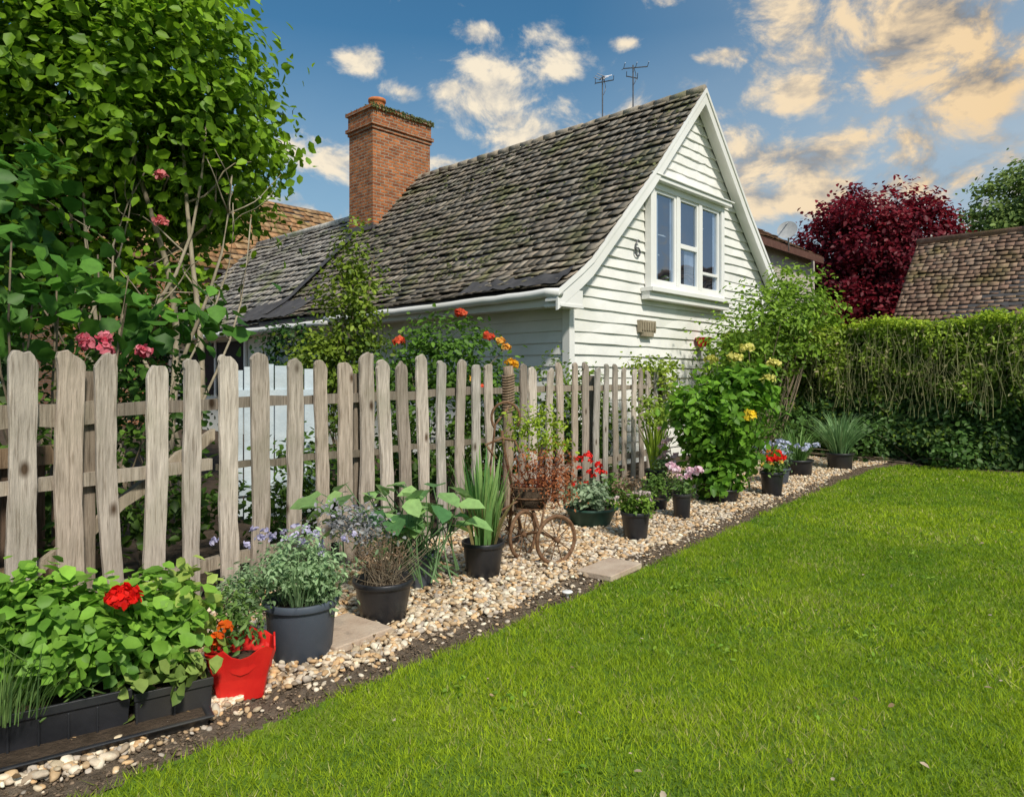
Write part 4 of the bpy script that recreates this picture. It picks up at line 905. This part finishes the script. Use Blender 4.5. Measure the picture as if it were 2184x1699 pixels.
# ------------------------------------------------------------------ world / light
SUNEL=math.radians(46); SUNROT=math.pi+.34
w=bpy.data.worlds.new('World'); sc.world=w; w.use_nodes=True; nt=w.node_tree; nt.nodes.clear()
out=N(nt,'ShaderNodeOutputWorld'); bg=N(nt,'ShaderNodeBackground'); bg.inputs[1].default_value=.115; L(nt,bg.outputs[0],out.inputs[0])
sky=N(nt,'ShaderNodeTexSky',sky_type='NISHITA'); sky.sun_disc=False; sky.sun_elevation=SUNEL; sky.sun_rotation=SUNROT; sky.altitude=0; sky.air_density=1.3; sky.dust_density=.6; sky.ozone_density=2.5
def mth(op,a,b=None,c=None,clamp=False):
    n=N(nt,'ShaderNodeMath',operation=op); n.use_clamp=clamp
    for i,v in enumerate((a,b,c)):
        if v is None: continue
        if hasattr(v,'is_output'): L(nt,v,n.inputs[i])
        else: n.inputs[i].default_value=v
    return n.outputs[0]
tc=N(nt,'ShaderNodeTexCoord'); sp=N(nt,'ShaderNodeSeparateXYZ'); L(nt,tc.outputs['Generated'],sp.inputs[0])
az=mth('SUBTRACT',math.radians(43.6),mth('ARCTAN2',sp.outputs[1],sp.outputs[0])); elv=mth('ARCSINE',sp.outputs[2])
# cloud banks: azimuth offset from north-east, elevation, widths (degrees); last three, out of view, are added for fill light
B=[(-1.8,22.2,6.0,2.8),(1.0,19.4,3.8,2.8),(-5.0,22.3,2.6,1.4),(3.4,23.8,2.6,1.2),(-12.2,23.8,2.4,1.2),(-8.6,22.0,2.0,1.0),(-3.2,26.2,1.9,.8),(16.8,23.8,2.4,1.0),(22.2,20.5,4.0,1.6),(21.5,16.4,9,2.6),(29.5,23.5,9,3.6),(33.5,18.5,7,6.5),(-5.2,17.0,2.4,.8),(-15.5,16.5,4.5,1.6),(22,13.4,9,2.0),(33,26,10,4),(-20,12,8,2.4),(9.2,25.2,1.8,.7),(60,30,20,10),(-60,32,24,10),(150,40,40,14)]
cur=None
for (a,e_,wa,we) in B:
    da=mth('DIVIDE',mth('SUBTRACT',az,math.radians(a)),math.radians(wa)); de=mth('DIVIDE',mth('SUBTRACT',elv,math.radians(e_)),math.radians(we))
    d=mth('SQRT',mth('ADD',mth('MULTIPLY',da,da),mth('MULTIPLY',de,de))); v=mth('SUBTRACT',1.0,d)
    cur=v if cur is None else mth('MAXIMUM',cur,v)
cur=mth('MAXIMUM',cur,-1.2)
def noise(scale,detail,rough,off=(0,0,0),sc3=(1,1,1.5)):
    mp=N(nt,'ShaderNodeMapping'); mp.inputs['Location'].default_value=off; mp.inputs['Scale'].default_value=sc3; L(nt,tc.outputs['Generated'],mp.inputs[0])
    n=N(nt,'ShaderNodeTexNoise',i_Scale=scale,i_Detail=detail,i_Roughness=rough); n.inputs['Distortion'].default_value=.3; L(nt,mp.outputs[0],n.inputs['Vector']); return n.outputs['Fac']
nA=noise(11,12,.62); nA2=noise(11,6,.55,(.008,.008,-.035)); nB=noise(3.2,5,.55,(3.1,1.2,.4)); nC=noise(20,8,.62,(1,2,3))
gen=mth('MULTIPLY',mth('SUBTRACT',nB,.64),4.5)  # loose cloud cover meant for the unseen sky, added as fill light
den=mth('ADD',mth('MAXIMUM',mth('MULTIPLY',cur,1.1),gen),mth('MULTIPLY',mth('SUBTRACT',nA,.50),4.6))
mr=N(nt,'ShaderNodeMapRange',interpolation_type='SMOOTHSTEP',i_1=-.15,i_2=.85); L(nt,den,mr.inputs[0]); mask=mr.outputs[0]
lit=mth('ADD',mth('MULTIPLY',mth('SUBTRACT',nA,nA2),5.0),mth('ADD',.66,mth('MULTIPLY',mth('SUBTRACT',nC,.5),1.0)),None)
lit=mth('SUBTRACT',lit,mth('MULTIPLY',mth('MAXIMUM',mth('SUBTRACT',den,.9),0.0),.28),None,True)
azr=N(nt,'ShaderNodeMapRange',i_1=math.radians(5),i_2=math.radians(36)); L(nt,az,azr.inputs[0])
def mixc(f,a,b):
    n=N(nt,'ShaderNodeMixRGB')
    for i,v in enumerate((f,a,b)):
        if hasattr(v,'is_output'): L(nt,v,n.inputs[i])
        else: n.inputs[i].default_value=v if i==0 else (v[0],v[1],v[2],1)
    return n.outputs[0]
litc=mixc(azr.outputs[0],(8.2,7.2,5.6),(7.8,5.7,3.3)); shc=mixc(azr.outputs[0],(3.6,3.8,4.0),(2.2,2.1,2.05))
cc=mixc(lit,shc,litc)
skt=N(nt,'ShaderNodeVectorMath',operation='MULTIPLY'); L(nt,sky.outputs[0],skt.inputs[0]); skt.inputs[1].default_value=(.36,.70,.82)
# thin veil near horizon and to the right
hz=N(nt,'ShaderNodeMapRange',i_1=math.radians(4),i_2=math.radians(26),i_3=.9,i_4=0.0); L(nt,elv,hz.inputs[0])
veil=mth('MULTIPLY',mth('ADD',hz.outputs[0],mth('MULTIPLY',azr.outputs[0],.45)),mth('ADD',.35,nB),None,True)
base=mixc(veil,skt.outputs[0],(4.0,4.8,5.5))
L(nt,mixc(mask,base,cc),bg.inputs[0])
sun=bpy.data.lights.new('sun','SUN'); sun.energy=4.1; sun.angle=math.radians(6); sun.color=(1,.94,.83)
so=bpy.data.objects.new('sun',sun); link(so)
S_=Vector((math.cos(SUNEL)*math.sin(SUNROT),math.cos(SUNEL)*math.cos(SUNROT),math.sin(SUNEL)))
so.rotation_euler=S_.to_track_quat('Z','Y').to_euler(); so.location=(0,-10,20)
cam=bpy.data.cameras.new('camera'); cam.sensor_width=36; cam.lens=36*1500/2184; cam.shift_y=-41.5/2184; cam.clip_end=2000; cam.clip_start=.05
co=bpy.data.objects.new('camera',cam); link(co); co.location=(0,0,EYE); co.rotation_euler=(math.pi/2,0,math.radians(43.6-90)); sc.camera=co
sc.view_settings.view_transform='Standard'; sc.view_settings.look='None'; sc.view_settings.exposure=0
